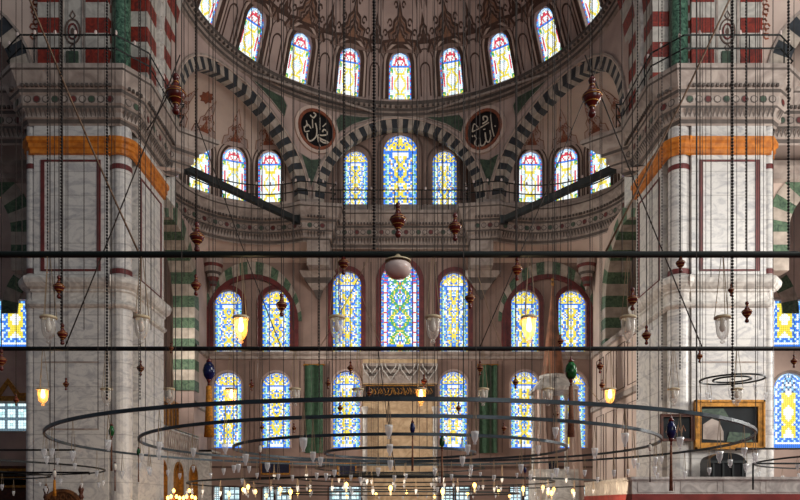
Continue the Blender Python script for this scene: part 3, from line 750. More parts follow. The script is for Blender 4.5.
    sweep(mb, [(lo, 27.2), (hi, 27.2)], [(0, 14.2), (0.2, 14.3), (0.2, 14.5), (0.4, 14.7), (0.4, 14.9), (0.0, 15.0)], m=3)
    struct(mb, 'wall_aisle_front_'+nm, ['plaster_pale', 'vlight', 'vgreen', 'stone'], 'pink plaster aisle wall on the far %s with a green striped arch' % nm, 'wall')
    F = flat(36.2); hh = [dict(s=PX(20.0), w=0.95, z0=Z(348, 36.2), zs=Z(300, 36.2), rise=0.01), dict(s=PX(20.2), w=0.9, z0=Z(448 if sg > 0 else 431, 36.2), zs=Z(390 if sg > 0 else 403, 36.2), rise=0.9 if sg > 0 else 0.01), dict(s=PX(20.2), w=0.9, z0=1.2, zs=Z(488, 36.2), rise=0.01)]
    for q in hh: q['depth'] = 0.3
    mb = MB(); lo, hi = sorted((PX(9.9), PX(25))); wall(mb, F, lo, hi, 0, 24, hh, ds=1.5)
    ha = dict(s=PX(17.2), w=2.6, z0=11, zs=11.6)
    voussoirs(mb, F, ha, 0.8, 0, 0.08, 15, ma=1, mb_=2)
    struct(mb, 'wall_aisle_back_'+nm, ['plaster' if sg < 0 else 'plaster_pale', 'vlight', 'vgreen'], 'end wall of the %s aisle with stacked windows' % nm, 'wall')
    for q, kd, t in zip(hh, ('pale', 'grid' if sg < 0 else 'pale', 'grid'), ('upper', 'middle', 'ground floor')):
        window(F, q, kd, '%s window of the end wall of the %s aisle' % (t, nm), 0.2, ('stone', 0.12, 0.06))

# great front arch soffit (red and white courses) carried by the piers
mb = MB(); RA = 8.88; ZC = 19.05; NV = 5; NA = 54
def arch_pts(r, y):
    L = [(-r, y, CT-0.03+(ZC-CT+0.03)*k/NV) for k in range(NV)]+[(-r*cos(pi*k/NA), y, ZC+r*sin(pi*k/NA)) for k in range(NA+1)]
    return L+[(r, y, ZC-(ZC-CT+0.03)*(k+1)/NV) for k in range(NV)]
def strip(r0, y0, r1, y1, ms):
    A, B = arch_pts(r0, y0), arch_pts(r1, y1)
    for k in range(len(A)-1): mb.quad(A[k], A[k+1], B[k+1], B[k], ms[k % len(ms)])
strip(RA, 24.6, RA+0.95, 24.6, (0, 1)); strip(RA, 24.6, RA, 25.5, (0, 1)); strip(RA, 25.5, RA-0.12, 25.5, (2,)); strip(RA-0.12, 25.5, RA-0.12, 26.0, (2,)); strip(RA-0.12, 26.0, RA, 26.0, (2,))
strip(RA, 26.0, RA, 27.5, (1, 0)); strip(RA, 27.5, RA+1.5, 27.5, (3,))
A = arch_pts(RA-.13, 25.75)
for k in range(0, len(A)-1):
    p = Vector(A[k]); mb.tube([p+Vector((0, -.16, 0)), p+Vector((0, .16, .25)), ], 0.025, 4, 2)
struct(mb, 'trim_great_arch', ['white_stone', 'red_stone', 'marble_plain', 'plaster'], 'great arch between the piers with red and white striped soffit', 'arch')

# ================================================================= FITTINGS ON THE STRUCTURE
ST_M = [[(240,180),(255,240),(250,310),(215,360),(175,385),(150,360),(145,310)], [(320,255),(335,225),(365,235),(370,270),(320,290),(270,300),(300,330),(390,350),(330,365),(270,330)],
        [(265,300),(270,360),(295,415)], [(120,260),(150,215),(190,250)], [(205,150),(210,240)], [(290,110),(290,240)], [(180,110),(215,130),(245,90),(215,75)], [(320,200),(365,150)], [(110,250),(120,300),(170,280)], [(135,180),(150,240)]]
ST_A = [[(330,110),(345,250),(370,350)], [(320,270),(330,340),(310,390),(280,370),(265,280)], [(275,370),(250,410),(215,400),(205,320)], [(205,390),(185,420),(150,370),(165,320),(145,280)],
        [(120,240),(200,220),(310,185)], [(120,240),(140,160),(190,210)], [(235,180),(290,160),(285,120),(245,110),(250,150)], [(245,245),(270,245)], [(375,240),(392,250)], [(120,280),(130,295)]]
for th, strokes, nm, what in ((-30, ST_M, 'left', 'a looping name'), (30, ST_A, 'right', 'tall upright strokes')):
    F = drum(0, CY0, R0, radians(th)); zc = Z(129.5, 34.8); n = 32
    sx = 0.25*(1 if th < 0 else -1)
    circ = lambda r: [(sx+r*cos(2*pi*i/n), zc+r*sin(2*pi*i/n)) for i in range(n)]
    root = empty('calligraphy_roundel', F(sx, zc, 0), 'round black calligraphy panel with %s in white script, on the %s spandrel' % (what, nm), 'roundel', 'calligraphy roundels')
    mb = MB(); blob(mb, F, circ(0.86), (sx, zc), 0.08); mb.build('panel', 'black', root)
    mb = MB(); band(mb, F, circ(0.86), circ(1.0), 0, 0.16, closed=True); mb.build('inner_rim', 'ornament_red', root)
    mb = MB(); band(mb, F, circ(1.0), circ(1.16), 0, 0.12, closed=True); mb.build('outer_rim', 'plaster_pale', root)
    mb = MB()
    for s in strokes:
        pts = [(sx+(x-250)/170*0.8, zc-(y-245)/170*0.8) for x, y in s]
        # smooth
        q = []
        for i in range(len(pts)-1):
            p0 = pts[max(i-1, 0)]; p1 = pts[i]; p2 = pts[i+1]; p3 = pts[min(i+2, len(pts)-1)]
            for t in (0, .25, .5, .75):
                q.append(tuple(0.5*((2*p1[k])+(-p0[k]+p2[k])*t+(2*p0[k]-5*p1[k]+4*p2[k]-p3[k])*t*t+(-p0[k]+3*p1[k]-3*p2[k]+p3[k])*t**3) for k in (0, 1)))
        q.append(pts[-1]); ribbon(mb, F, q, 0.062 if len(s) > 3 else 0.045, 0.11)
    mb.build('script', 'white_paint', root)

# railings along the cornice top
inner = path[3:-3]
for z, nm in ((17.0, 'lower'), (17.45, 'upper')):
    pr = [Vector(p) for p in path[1:-1]]; pts = []
    for i, p in enumerate(pr):
        a = pr[max(i-1, 0)]; b = pr[min(i+1, len(pr)-1)]; t = (b-a).normalized(); n_ = Vector((t.y, -t.x)); q = p+n_*0.55; pts.append((q.x, q.y, z))
    root = None
    if nm == 'lower':
        rail = empty('cornice_railing', (0, 35, CT), 'thin black iron railing of two bars running on top of the great cornice', 'railing')
    mb = MB(); mb.tube(pts, 0.028, 6); mb.build('rail', 'iron', rail)
    if nm == 'upper':
        for (p, t) in resample([(q[0], q[1]) for q in pts], 1.35):
            m2 = MB(); m2.tube([(p.x, p.y, CT-0.02), (p.x, p.y, 17.47)], 0.022, 6); m2.build('post', 'iron', rail)
        m2 = MB()
        k = 0
        for (p, t) in resample([(q[0], q[1]) for q in pts], 0.68):
            m2.lathe([(0.0, 0.0), (0.045, .03), (.05, .1), (.03, .16), (0, .17)], (p.x, p.y, 17.44), 6)
        o = m2.build('glass_lights', 'opal', rail); o['kind'] = 'stuff'
# exedra tie beams
for sg, nm in ((-1, 'left'), (1, 'right')):
    mb = MB(); a = Vector((sg*9.15, 28.0, 15.3)); b = Vector((sg*5.0, 33.7, 15.3)); d = (b-a).normalized(); n_ = Vector((-d.y, d.x, 0))*0.13
    mb.hexa([a-n_, a+n_, b+n_, b-n_, a-n_+Vector((0, 0, .26)), a+n_+Vector((0, 0, .26)), b+n_+Vector((0, 0, .26)), b-n_+Vector((0, 0, .26))])
    e = MB();
    root = empty('tie_beam', a, 'dark squared tie beam crossing in front of the %s exedra' % nm, 'beam', 'exedra tie beams')
    mb.build('beam', 'beam', root)
    e.box(b.x-0.2, b.x+0.2, b.y-0.12, b.y+0.12, 15.24, 15.62); e.build('end_plate', 'iron', root)

# mihrab
root = empty('mihrab', (0, BY, 0), 'tall carved stone prayer niche in the middle of the back wall', 'mihrab')
F = flat(BY); x0, x1 = X(363, BY), X(437, BY)
mb = MB(); mb.box(x0, x1, BY-0.25, BY, 0, Z(401, BY)); mb.box(x0, x1, BY-0.25, BY, Z(385, BY), 9.15); mb.build('surround', 'warm_stone', root)
mb = MB(); mb.box(x0, x1, BY-.28, BY-.2, Z(384, BY), Z(384, BY)+1.02)
Fm = flat(BY-0.28); cw_ = (x1-x0)/4
for k in range(4):
    cx = x0+(k+0.5)*cw_; zt_ = Z(384, BY)+1.0
    for i, (hw_, dz_) in enumerate(((0.46, .16), (0.40, .16), (0.30, .16), (0.2, .16), (0.1, .16))):
        mb.box(cx-hw_, cx+hw_, BY-0.28-0.12+0.02*i, BY-0.25, zt_-dz_*(i+1), zt_-dz_*i, i % 2)
    for sc in (1.0, 0.6): ribbon(mb, flat(BY-.41), [(cx-.46*sc, zt_-.05), (cx-.4*sc, zt_-.35*sc), (cx-.2*sc, zt_-.6*sc), (cx, zt_-.9*sc), (cx+.2*sc, zt_-.6*sc), (cx+.4*sc, zt_-.35*sc), (cx+.46*sc, zt_-.05)], 0.05, 0.03, 2)
mb.build('muqarnas', ['stone', 'stone_dark', 'marble_plain'], root)
mb = MB(); mb.box(x0+0.15, x1-0.15, BY-0.3, BY-0.2, Z(400, BY), Z(386, BY)); p = mb.build('inscription_panel', 'black', root)
mb = MB(); Fp = flat(BY-0.3)
rr = random.Random(3); xx = x0+0.3
while xx < x1-0.35:
    h0 = Z(398, BY); t = rr.random()
    ribbon(mb, Fp, [(xx, h0+0.1+0.1*t), (xx+0.05, h0+0.5*t+0.1), (xx+0.12, h0+0.15), (xx+0.2, h0+0.35*(1-t)+.1), (xx+0.1, h0+0.45)], 0.035, 0.02); xx += 0.17
for zz in (Z(400, BY)+0.03, Z(386, BY)-0.03): ribbon(mb, Fp, [(x0+.15, zz), (x1-.15, zz)], 0.05, 0.03)
mb.build('gilt_script', 'gold', p)
mb = MB()
for s_ in (-1, 1): mb.lathe([(0.16, 0), (0.12, 0.3), (0.12, 6.4), (0.18, 6.7)], (s_*(x1-0.12), BY-0.35, 0), 12)
mb.build('side_colonnette', 'marble_plain', root)
mb = MB(); mb.box(x0+0.3, x1-0.3, BY-0.30, BY-0.2, 0.2, 3.3); mb.build('niche_panel', 'warm_stone', root)

# green banners
for px0, px1, nm in ((305, 323, 'left'), (479, 497, 'right')):
    xa, xb = X(px0, 35.9), X(px1, 35.9); mb = MB(); n = 10; top, bot = Z(365, 35.9), Z(453, 35.9)
    root = empty('banner', ((xa+xb)/2, 35.9, top), 'long dark green cloth banner hanging %s of the prayer niche' % nm, 'banner', 'green banners')
    for i in range(n):
        u0, u1 = i/n, (i+1)/n
        for j in range(8):
            z0, z1 = top+(bot-top)*j/8, top+(bot-top)*(j+1)/8
            f = lambda u, z: (xa+(xb-xa)*u, 35.88+0.06*sin(u*11), z)
            mb.quad(f(u0, z0), f(u1, z0), f(u1, z1), f(u0, z1)); g = lambda u, z: (xa+(xb-xa)*u, 35.92+0.06*sin(u*11), z)
            mb.quad(g(u0, z0), g(u0, z1), g(u1, z1), g(u1, z0))
    mb.build('cloth', 'green_cloth', root)
    mb = MB(); mb.tube([(xa-0.08, 35.96, top+0.02), (xb+0.08, 35.96, top+0.02)], 0.05); mb.build('pole', 'gold', root)

# dark panels between lower windows, left and right of the mihrab
for px0, px1, y0, y1, nm in ((262, 290, 462, 474, 'below the second lower window'), (338, 356, 464, 478, 'left of the prayer niche'), (541, 557, 462, 474, 'right of the lower middle windows')):
    root = empty('inscription_board', (X((px0+px1)/2, BY), BY, Z(y1, BY)), 'dark framed inscription board on the back wall %s' % nm, 'plaque', 'dark inscription boards')
    mb = MB(); mb.box(X(px0, BY), X(px1, BY), BY-0.12, BY-0.02, Z(y1, BY), Z(y0, BY)); mb.build('board', 'navy', root)
    mb = MB(); q = [(X(px0, BY), Z(y1, BY)), (X(px0, BY), Z(y0, BY)), (X(px1, BY), Z(y0, BY)), (X(px1, BY), Z(y1, BY))]; ribbon(mb, flat(BY-0.1), q, 0.1, 0.05, closed=True); mb.build('frame', 'gold', root)

# minbar
MY = 31.5; mx = X(553, MY)
root = empty('minbar', (mx, MY, 0), 'marble pulpit with slender brown conical spire to the right of the niche', 'pulpit')
mb = MB(); zb = Z(376, MY); zt = Z(286, MY)
mb.lathe([(0.62, zb-.1), (0.56, zb), (0.50, zb+0.1), (0.36, zb+1.3), (0.20, zb+2.6), (0.05, zt)], (mx, MY, 0), 8); mb.build('spire', 'spire', root)
mb = MB(); mb.lathe([(0.03, zt-0.05), (0.09, zt+0.1), (0.03, zt+0.2), (0.07, zt+0.3), (0.02, zt+0.4), (0.0, zt+0.75)], (mx, MY, 0), 10); mb.build('finial', 'gold', root)
mb = MB()
mb.lathe([(0.62, zb-0.15), (0.62, zb), (0.5, zb+0.05)], (mx, MY, 0), 8)
mb.box(mx-0.95, mx+0.95, MY-0.85, MY+0.85, zb-0.75, zb-0.6)
mb.hexa([(mx-0.9, MY-0.8, zb-0.6), (mx+0.9, MY-0.8, zb-0.6), (mx+0.9, MY+0.8, zb-0.6), (mx-0.9, MY+0.8, zb-0.6), (mx-0.5, MY-0.5, zb-0.1), (mx+0.5, MY-0.5, zb-0.1), (mx+0.5, MY+0.5, zb-0.1), (mx-0.5, MY+0.5, zb-0.1)])
mb.build('canopy', 'marble_plain', root)
for sx_ in (-1, 1):
    for sy in (-1, 1):
        mb = MB(); z0 = Z(470, MY); mb.lathe([(0.12, z0), (0.09, z0+0.1), (0.08, zb-1.0), (0.13, zb-0.8), (0.13, zb-0.75)], (mx+sx_*0.75, MY+sy*0.65, 0), 10); mb.build('canopy_column', 'marble_plain', root)
mb = MB(); mb.box(mx-0.95, mx+0.95, MY-0.8, MY+0.8, 0, Z(470, MY)); mb.build('base', 'marble_plain', root)
mb = MB(); mb.hexa([(mx-0.5, MY-3.8, 0), (mx+0.5, MY-3.8, 0), (mx+0.5, MY-0.8, 0), (mx-0.5, MY-0.8, 0), (mx-0.5, MY-3.8, 0.4), (mx+0.5, MY-3.8, 0.4), (mx+0.5, MY-0.8, Z(470, MY)), (mx-0.5, MY-0.8, Z(470, MY))]); mb.build('stair', 'marble_plain', root)
mb = MB()
def drape(xa, xb, y, zt_, zb_):
    n = 8
    for i in range(n):
        u0, u1 = i/n, (i+1)/n; f = lambda u, z, k: (xa+(xb-xa)*u+k, y+0.08*sin(u*14), z)
        mb.quad(f(u0, zb_, 0.35*u0), f(u1, zb_, 0.35*u1), f(u1, zt_, 0), f(u0, zt_, 0))
drape(mx+0.55, mx+0.95, MY-0.75, zb-0.75, 1.2); drape(mx-0.95, mx-0.55, MY-0.75, zb-0.75, 1.2)
mb.build('curtain', 'plaster_pale', root)

# left loge: marble lattice front with ochre niches and carved wooden screen above
root = empty('loge', (-9.9, 30, 0), 'raised marble loge with small ochre niches under the left striped arch', 'loge')
mb = MB(); F = side(-9.75, -1)
hn = [dict(s=28.6, w=0.6, z0=1.6, zs=3.0, rise=0.55, depth=0.2), dict(s=30.8, w=0.6, z0=1.6, zs=3.0, rise=0.55, depth=0.2), dict(s=33.0, w=0.6, z0=1.6, zs=3.0, rise=0.55, depth=0.2)]
wall(mb, F, 27.6, 33.9, 0, 5.0, hn, ds=1); mb.box(-10.4, -9.75, 27.6, 33.9, 4.95, 5.02); mb.build('marble_front', 'marble_plain', root)
for h in hn:
    mb = MB(); F2 = side(-9.93, -1); o = outline(h); blob(mb, F2, o, (h['s'], 2.6), 0.0); band(mb, F, outline(h, -.02), outline(h, 0.06), -.18, 0.04); mb.build('niche', 'gold', root)
mb = MB()
for k in range(4):
    y0 = 27.75+k*1.55
    ribbon(mb, F, [(y0, 3.95), (y0, 4.85), (y0+1.35, 4.85), (y0+1.35, 3.95)], 0.08, 0.04, closed=True)
    for j in range(5): ribbon(mb, F, [(y0+j*0.27, 3.95), (y0+0.27+j*0.27, 4.85)], 0.04, 0.03); ribbon(mb, F, [(y0+0.27+j*0.27, 3.95), (y0+j*0.27, 4.85)], 0.04, 0.03)
mb.build('lattice', 'stone', root)
root = empty('wooden_screen', (-10.55, 30.5, 0), 'carved gilded brown wooden screen behind the left marble loge', 'screen')
mb = MB(); mb.box(-10.7, -10.55, 27.9, 33.4, 0, 6.4); mb.build('board', 'wood_brown', root)
mb = MB(); F = side(-10.55, -1)
for k in range(11):
    y0 = 28.0+k*0.48
    ribbon(mb, F, [(y0, 5.1), (y0, 6.1), (y0+.2, 6.35), (y0+.4, 6.1), (y0+.4, 5.1)], 0.06, 0.05)
ribbon(mb, F, [(27.9, 6.4), (33.4, 6.4)], 0.2, 0.12); ribbon(mb, F, [(27.9, 5.1), (33.4, 5.1)], 0.12, 0.1)
mb.build('gilt_tracery', 'gold', root)
# marble balustrade against back wall, left corner
mb = MB(); F = flat(34.2); wall(mb, F, -9.85, -9.2, 0, 4.4, [], ds=0.4); mb.box(-9.85, -9.2, 34.2, 35.9, 4.3, 4.4)
tag(mb.build('balustrade', 'marble_plain'), 'short pale marble balustrade in the left corner of the back wall', 'balustrade')

# tribune at lower right
root = empty('tribune', (14, 18, 0), 'low marble muezzin tribune with a dull red lower edge at the bottom right', 'tribune')
ty, tx = 18.0, X(632, 18.0); zt = Z(478, ty); zl = Z(494, ty)
mb = MB(); mb.box(tx, 16, ty, ty+0.18, zl, zt); mb.box(tx, tx+0.18, ty+.181, 22.6, zl, zt); mb.box(tx-0.03, 16, ty-0.05, ty+0.22, zt-0.04, zt+0.03); mb.box(tx-.03, tx+.22, ty+.221, 22.6, zt-.04, zt+.03)
for k in range(9): ribbon(mb, flat(ty), [(tx+.15+k*1.1, zl+.06), (tx+.15+k*1.1, zt-.08), (tx+1.1+k*1.1, zt-.08), (tx+1.1+k*1.1, zl+.06)], 0.03, 0.015, closed=True)
for k in range(4): ribbon(mb, lambda s_, z_, d_: (tx-d_, s_, z_), [(ty+.15+k*1.1, zl+.06), (ty+.15+k*1.1, zt-.08), (ty+1.1+k*1.1, zt-.08), (ty+1.1+k*1.1, zl+.06)], 0.04, 0.02, closed=True)
mb.build('parapet', 'marble_plain', root)
mb = MB(); mb.box(tx-0.02, 16, ty-0.06, ty+0.3, zl-0.22, zl); mb.box(tx-.02, tx+.3, ty+.301, 22.62, zl-.22, zl); mb.build('red_edge', 'red_rail', root)
mb = MB(); mb.box(tx+.05, 16, ty+.1, 22.6, zl-.1, zl-.02); mb.build('platform', 'stone', root)
for (xx, yy) in ((tx+0.25, ty+.2), (9.5, ty+.2), (13, ty+.2), (6.3, 22.3)):
    mb = MB(); mb.lathe([(0.16, 0), (0.11, 0.12), (0.10, zl-.3), (0.15, zl-.22)], (xx, yy, 0), 12); mb.build('column', 'marble_plain', root)

# framed pictures and cabinet at the right pier
def framed(name, px0, px1, y0, y1, Y, fm, pm, fw, label, cat):
    root = empty(name, (X((px0+px1)/2, Y), Y, Z(y1, Y)), label, cat)
    a, b, c, d = X(px0, Y), X(px1, Y), Z(y1, Y), Z(y0, Y)
    mb = MB(); mb.box(a+fw*.5, b-fw*.5, Y-0.04, Y-0.01, c+fw*.5, d-fw*.5); cv = mb.build('picture', pm, root)
    mb = MB(); g = fw
    for (u0, u1, v0, v1) in ((a, b, d-g, d), (a, b, c, c+g), (a, a+g, c+g, d-g), (b-g, b, c+g, d-g)): mb.box(u0, u1, Y-0.12, Y, v0, v1)
    g2 = g*0.3
    for (u0, u1, v0, v1) in ((a, b, d-g2, d), (a, b, c, c+g2), (a, a+g2, c, d), (b-g2, b, c, d)): mb.box(u0, u1, Y-0.17, Y-.1, v0, v1)
    mb.build('frame', fm, root); return root, (a, b, c, d)
PYY = 23.94
root, (a, b, c, d) = framed('landscape_painting', 693.5, 763, 400.5, 449.5, PYY, 'gold', 'pic_dark', 0.22, 'large dark landscape painting in a wide gold frame on the right pier', 'painting')
mb = MB(); Fq = flat(PYY-0.05)
blob(mb, Fq, [(a+.3, c+.35), (a+.3, c+.85), (a+.6, c+1.05), (a+.85, c+.95), (a+1.0, c+0.6), (a+1.0, c+.3)], (a+.65, c+.6), 0.01)
mb.build('painted_buildings', 'stone', root)
mb = MB(); blob(mb, Fq, [(a+.25, d-.3), (a+1.0, d-.28), (a+1.2, d-.6), (a+.7, d-.65), (a+.3, d-.5)], (a+.7, d-.45), 0.008); blob(mb, Fq, [(a+1.1, c+.25), (a+2.0, c+.25), (a+1.9, c+.55), (a+1.2, c+.6)], (a+1.5, c+.4), 0.008)
mb.build('painted_sky', 'green_paint', root)
root, (a, b, c, d) = framed('calligraphy_picture', 659.5, 692.5, 414.5, 441.5, PYY, 'walnut', 'pic_dark', 0.09, 'small dark picture in a thin brown frame left of the gold framed painting', 'picture')
mb = MB(); Fq = flat(PYY-0.05)
for k in range(4): ribbon(mb, Fq, [(a+.2+k*.18, c+.3), (a+.25+k*.18, c+.55), (a+.33+k*.18, c+.35)], 0.03, 0.01)
mb.build('script', 'ornament_mid', root)
root = empty('black_cabinet', (X(722, 23.3), 23.3, 0), 'black glazed cabinet with arched top below the gold framed painting', 'cabinet')
a, b = X(704, 23.3), X(740, 23.3); zt = Z(462, 23.3)
mb = MB(); mb.box(a, b, 22.9, 23.6, 0, zt); n = 10
pts = [((a+b)/2+(b-a)/2*cos(pi*k/n), zt+0.28*sin(pi*k/n)) for k in range(n+1)]
for p, q in zip(pts[:-1], pts[1:]): mb.quad((p[0], 22.9, p[1]), (q[0], 22.9, q[1]), (q[0], 23.6, q[1]), (p[0], 23.6, p[1]))
mb.poly([(p[0], 22.9, p[1]) for p in pts]); mb.build('case', 'black', root)
mb = MB()
for k in range(4): x_ = a+0.12+k*(b-a-0.24)/3; mb.box(x_-0.03, x_+0.03, 22.85, 22.9, 0.3, zt)
mb.box(a, b, 22.84, 22.9, zt-0.06, zt+0.02); mb.build('glazing_bars', 'beam', root)
# carved throne-like chair at lower left
root = empty('preaching_chair', (X(63, 22.5), 22.5, 0), 'carved brown wooden preaching chair with two posts and arched back at lower left', 'chair')
a, b = X(46, 22.5), X(81, 22.5)
for x_ in (a, b):
    mb = MB(); mb.lathe([(0.07, 0), (0.06, 1.9), (0.09, 1.95), (0.05, 2.05), (0.09, 2.2), (0.03, 2.35), (0.0, 2.42)], (x_, 22.5, 0), 10); mb.build('post', 'walnut', root)
mb = MB(); n = 12; F = flat(22.5); pts = [((a+b)/2+(b-a)/2*0.95*cos(pi*k/n), 1.75+0.42*sin(pi*k/n)) for k in range(n+1)]
mb.poly([F(*p, 0.05) for p in pts]+[F(a+.03, 0.8, 0.05), F(b-.03, 0.8, 0.05)][::-1][::-1]); mb.poly([F(*p, -0.05) for p in pts]+[F(a+.03, 0.8, -0.05), F(b-.03, 0.8, -0.05)])
for p, q in zip(pts[:-1], pts[1:]): mb.quad(F(*p, .05), F(*q, .05), F(*q, -.05), F(*p, -.05))
ribbon(mb, F, pts, 0.1, 0.12)
for k in range(5): ribbon(mb, F, [((a+b)/2+(k-2)*0.18+0.08*cos(t), 1.95+0.08*sin(t)) for t in range(7)], 0.03, 0.09)
mb.build('backrest', 'wood_brown', root)
mb = MB(); mb.box(a, b, 21.8, 22.5, 0.6, 0.75); mb.build('seat', 'walnut', root)

# left aisle gilded cresting and glowing shelf
root = empty('gilded_cresting', (-19.6, 34, 0), 'dark wooden gallery screen with gilded pointed cresting in the left aisle', 'screen')
mb = MB(); mb.box(-22, -17.6, 34.0, 34.2, 0, 3.6); mb.build('board', 'walnut', root)
mb = MB(); F = flat(34); za = Z(396, 34)
mb.build('ledge', 'gold', root) if False else None
c_ = MB(); ribbon(c_, F, [(-22, za), (-19.5, za), (-19.0, za+0.7), (-18.5, za), (-17.6, za)], 0.3, 0.1); c_.box(-22, -17.6, 34.0, 34.12, za-.25, za); c_.box(-17.85, -17.65, 34.0, 34.2, 3.5, za); c_.build('pointed_cresting', 'gold', root)
for z_ in (3.4, 3.0, 2.6): ribbon(mb, F, [(-22, z_), (-17.6, z_)], 0.12, 0.08)
mb.box(-22, -17.6, 34.0, 34.02, 2.5, 3.5); mb.build('gilt_rails', 'gold', root)

# ================================================================= HANGING THINGS
# tie rods
Y1, Y2 = 9.0, 14.0; Z1, Z2 = Z(254.5, Y1), Z(348.7, Y2)
for Y, z, r, nm, mt in ((Y1, Z1, 0.041, 'upper and nearer', 'rod_iron'), (Y2, Z2, 0.044, 'lower and farther', 'iron')):
    root = empty('tie_rod', (0, Y, z), 'long straight black iron rod spanning the hall, the %s of the two' % nm, 'rod', 'long tie rods')
    mb = MB(); mb.tube([(-13.5, Y, z), (13.5, Y, z)], r, 10); mb.build('rod', mt, root)
    for x_ in (-13.4, 13.4):
        mb = MB(); mb.tube([(x_-0.06, Y, z), (x_+0.06, Y, z)], r*1.6, 10); mb.build('collar', mt, root)
    mb = MB(); mb.tube([(-13.4, Y, z), (-13.4, Y, 13)], 0.01, 5); mb.tube([(13.4, Y, z), (13.4, Y, 13)], 0.01, 5); mb.build('suspension_cable', 'cable', root)
# glass lamps
def make_lamp(lit):
    root = empty('glass_lamp', (0, 0, 0), '', 'lamp')
    prof = [(0.112, 0), (0.108, -0.08), (0.10, -0.16), (0.08, -0.225), (0.045, -0.265), (0.022, -0.28), (0.04, -0.30), (0.035, -0.315), (0, -0.33)]
    H = 0.80
    mb = MB(); mb.lathe([(r, z-H) for r, z in prof], n=16); g = mb.build('glass_body', 'glass_lit' if lit else 'glass', root, True)
    mb = MB(); mb.lathe([(0.112, -H-0.01), (0.132, -H-0.005), (0.132, -H+0.02), (0.11, -H+0.03), (0.10, -H+0.03), (0.10, -H-.01)], n=16); mb.build('collar', 'collar', root, True)
    mb = MB(); mb.lathe([(0, 0.03), (0.025, 0.02), (0.035, -0.04), (0.05, -0.09), (0.035, -0.14), (0, -0.16)], (0, 0, -H-0.02), 10); mb.build('bulb', 'bulb_lit' if lit else 'bulb_off', root, True)
    for k in range(3):
        a = 2*pi*k/3+0.4
        mb = MB(); mb.tube([(0.02*cos(a), 0.02*sin(a), 0.0), (0.12*cos(a), 0.12*sin(a), -H+0.02)], 0.006, 5); mb.build('cord', 'cord', root)
    return root
LOFF = make_lamp(False); LON = make_lamp(True); used = {0: False, 1: False}
def warm_point(loc, e, r=0.06):
    d = bpy.data.lights.new('lamp_glow', 'POINT'); d.energy = e; d.color = (1, 0.72, 0.4); d.shadow_soft_size = r
    o = bpy.data.objects.new('lamp_glow', d); COL.objects.link(o); o.location = loc
ordn = ['first', 'second', 'third', 'fourth', 'fifth', 'sixth', 'seventh', 'eighth', 'ninth', 'tenth', 'eleventh', 'twelfth']
rows = [((48.5, 141.5, 241, 337, 433, 529, 628, 722.5), Y1, Z1, (2, 5), 'nearer upper rod', 330, 'lamps of the nearer rod'),
        ((43, 106.5, 169.5, 231.5, 295, 358, 421, 483, 548, 610, 673.5, 737), Y2, Z2, (0, 3, 6, 9), 'farther lower rod', 398, 'lamps of the farther rod')]
for xs, Y, z, lit, nm, py, grp in rows:
    for i, px in enumerate(xs):
        on = i in lit; src = LON if on else LOFF
        o = src if not used[on] else copy_tree(src); used[on] = True
        o.location = (X(px, Y), Y, z-0.02); o.rotation_euler.z = 0.3*i; o.scale = (.8, .8, 1) if Y < 10 else (.92, .92, 1)
        tag(o, '%s of %s from the left of the %s glass lamps hanging from the %s' % (ordn[i], {8: 'eight', 12: 'twelve'}[len(xs)], 'lit warm' if on else 'unlit clear', nm), 'lamp', grp)
        o['label'] = '%s glass lamp on the %s, %s of %s from the left' % ('glowing warm' if on else 'unlit clear', nm, ordn[i], {8: 'eight', 12: 'twelve'}[len(xs)])
        if on: warm_point((X(px, Y), Y, z-0.92), 14)

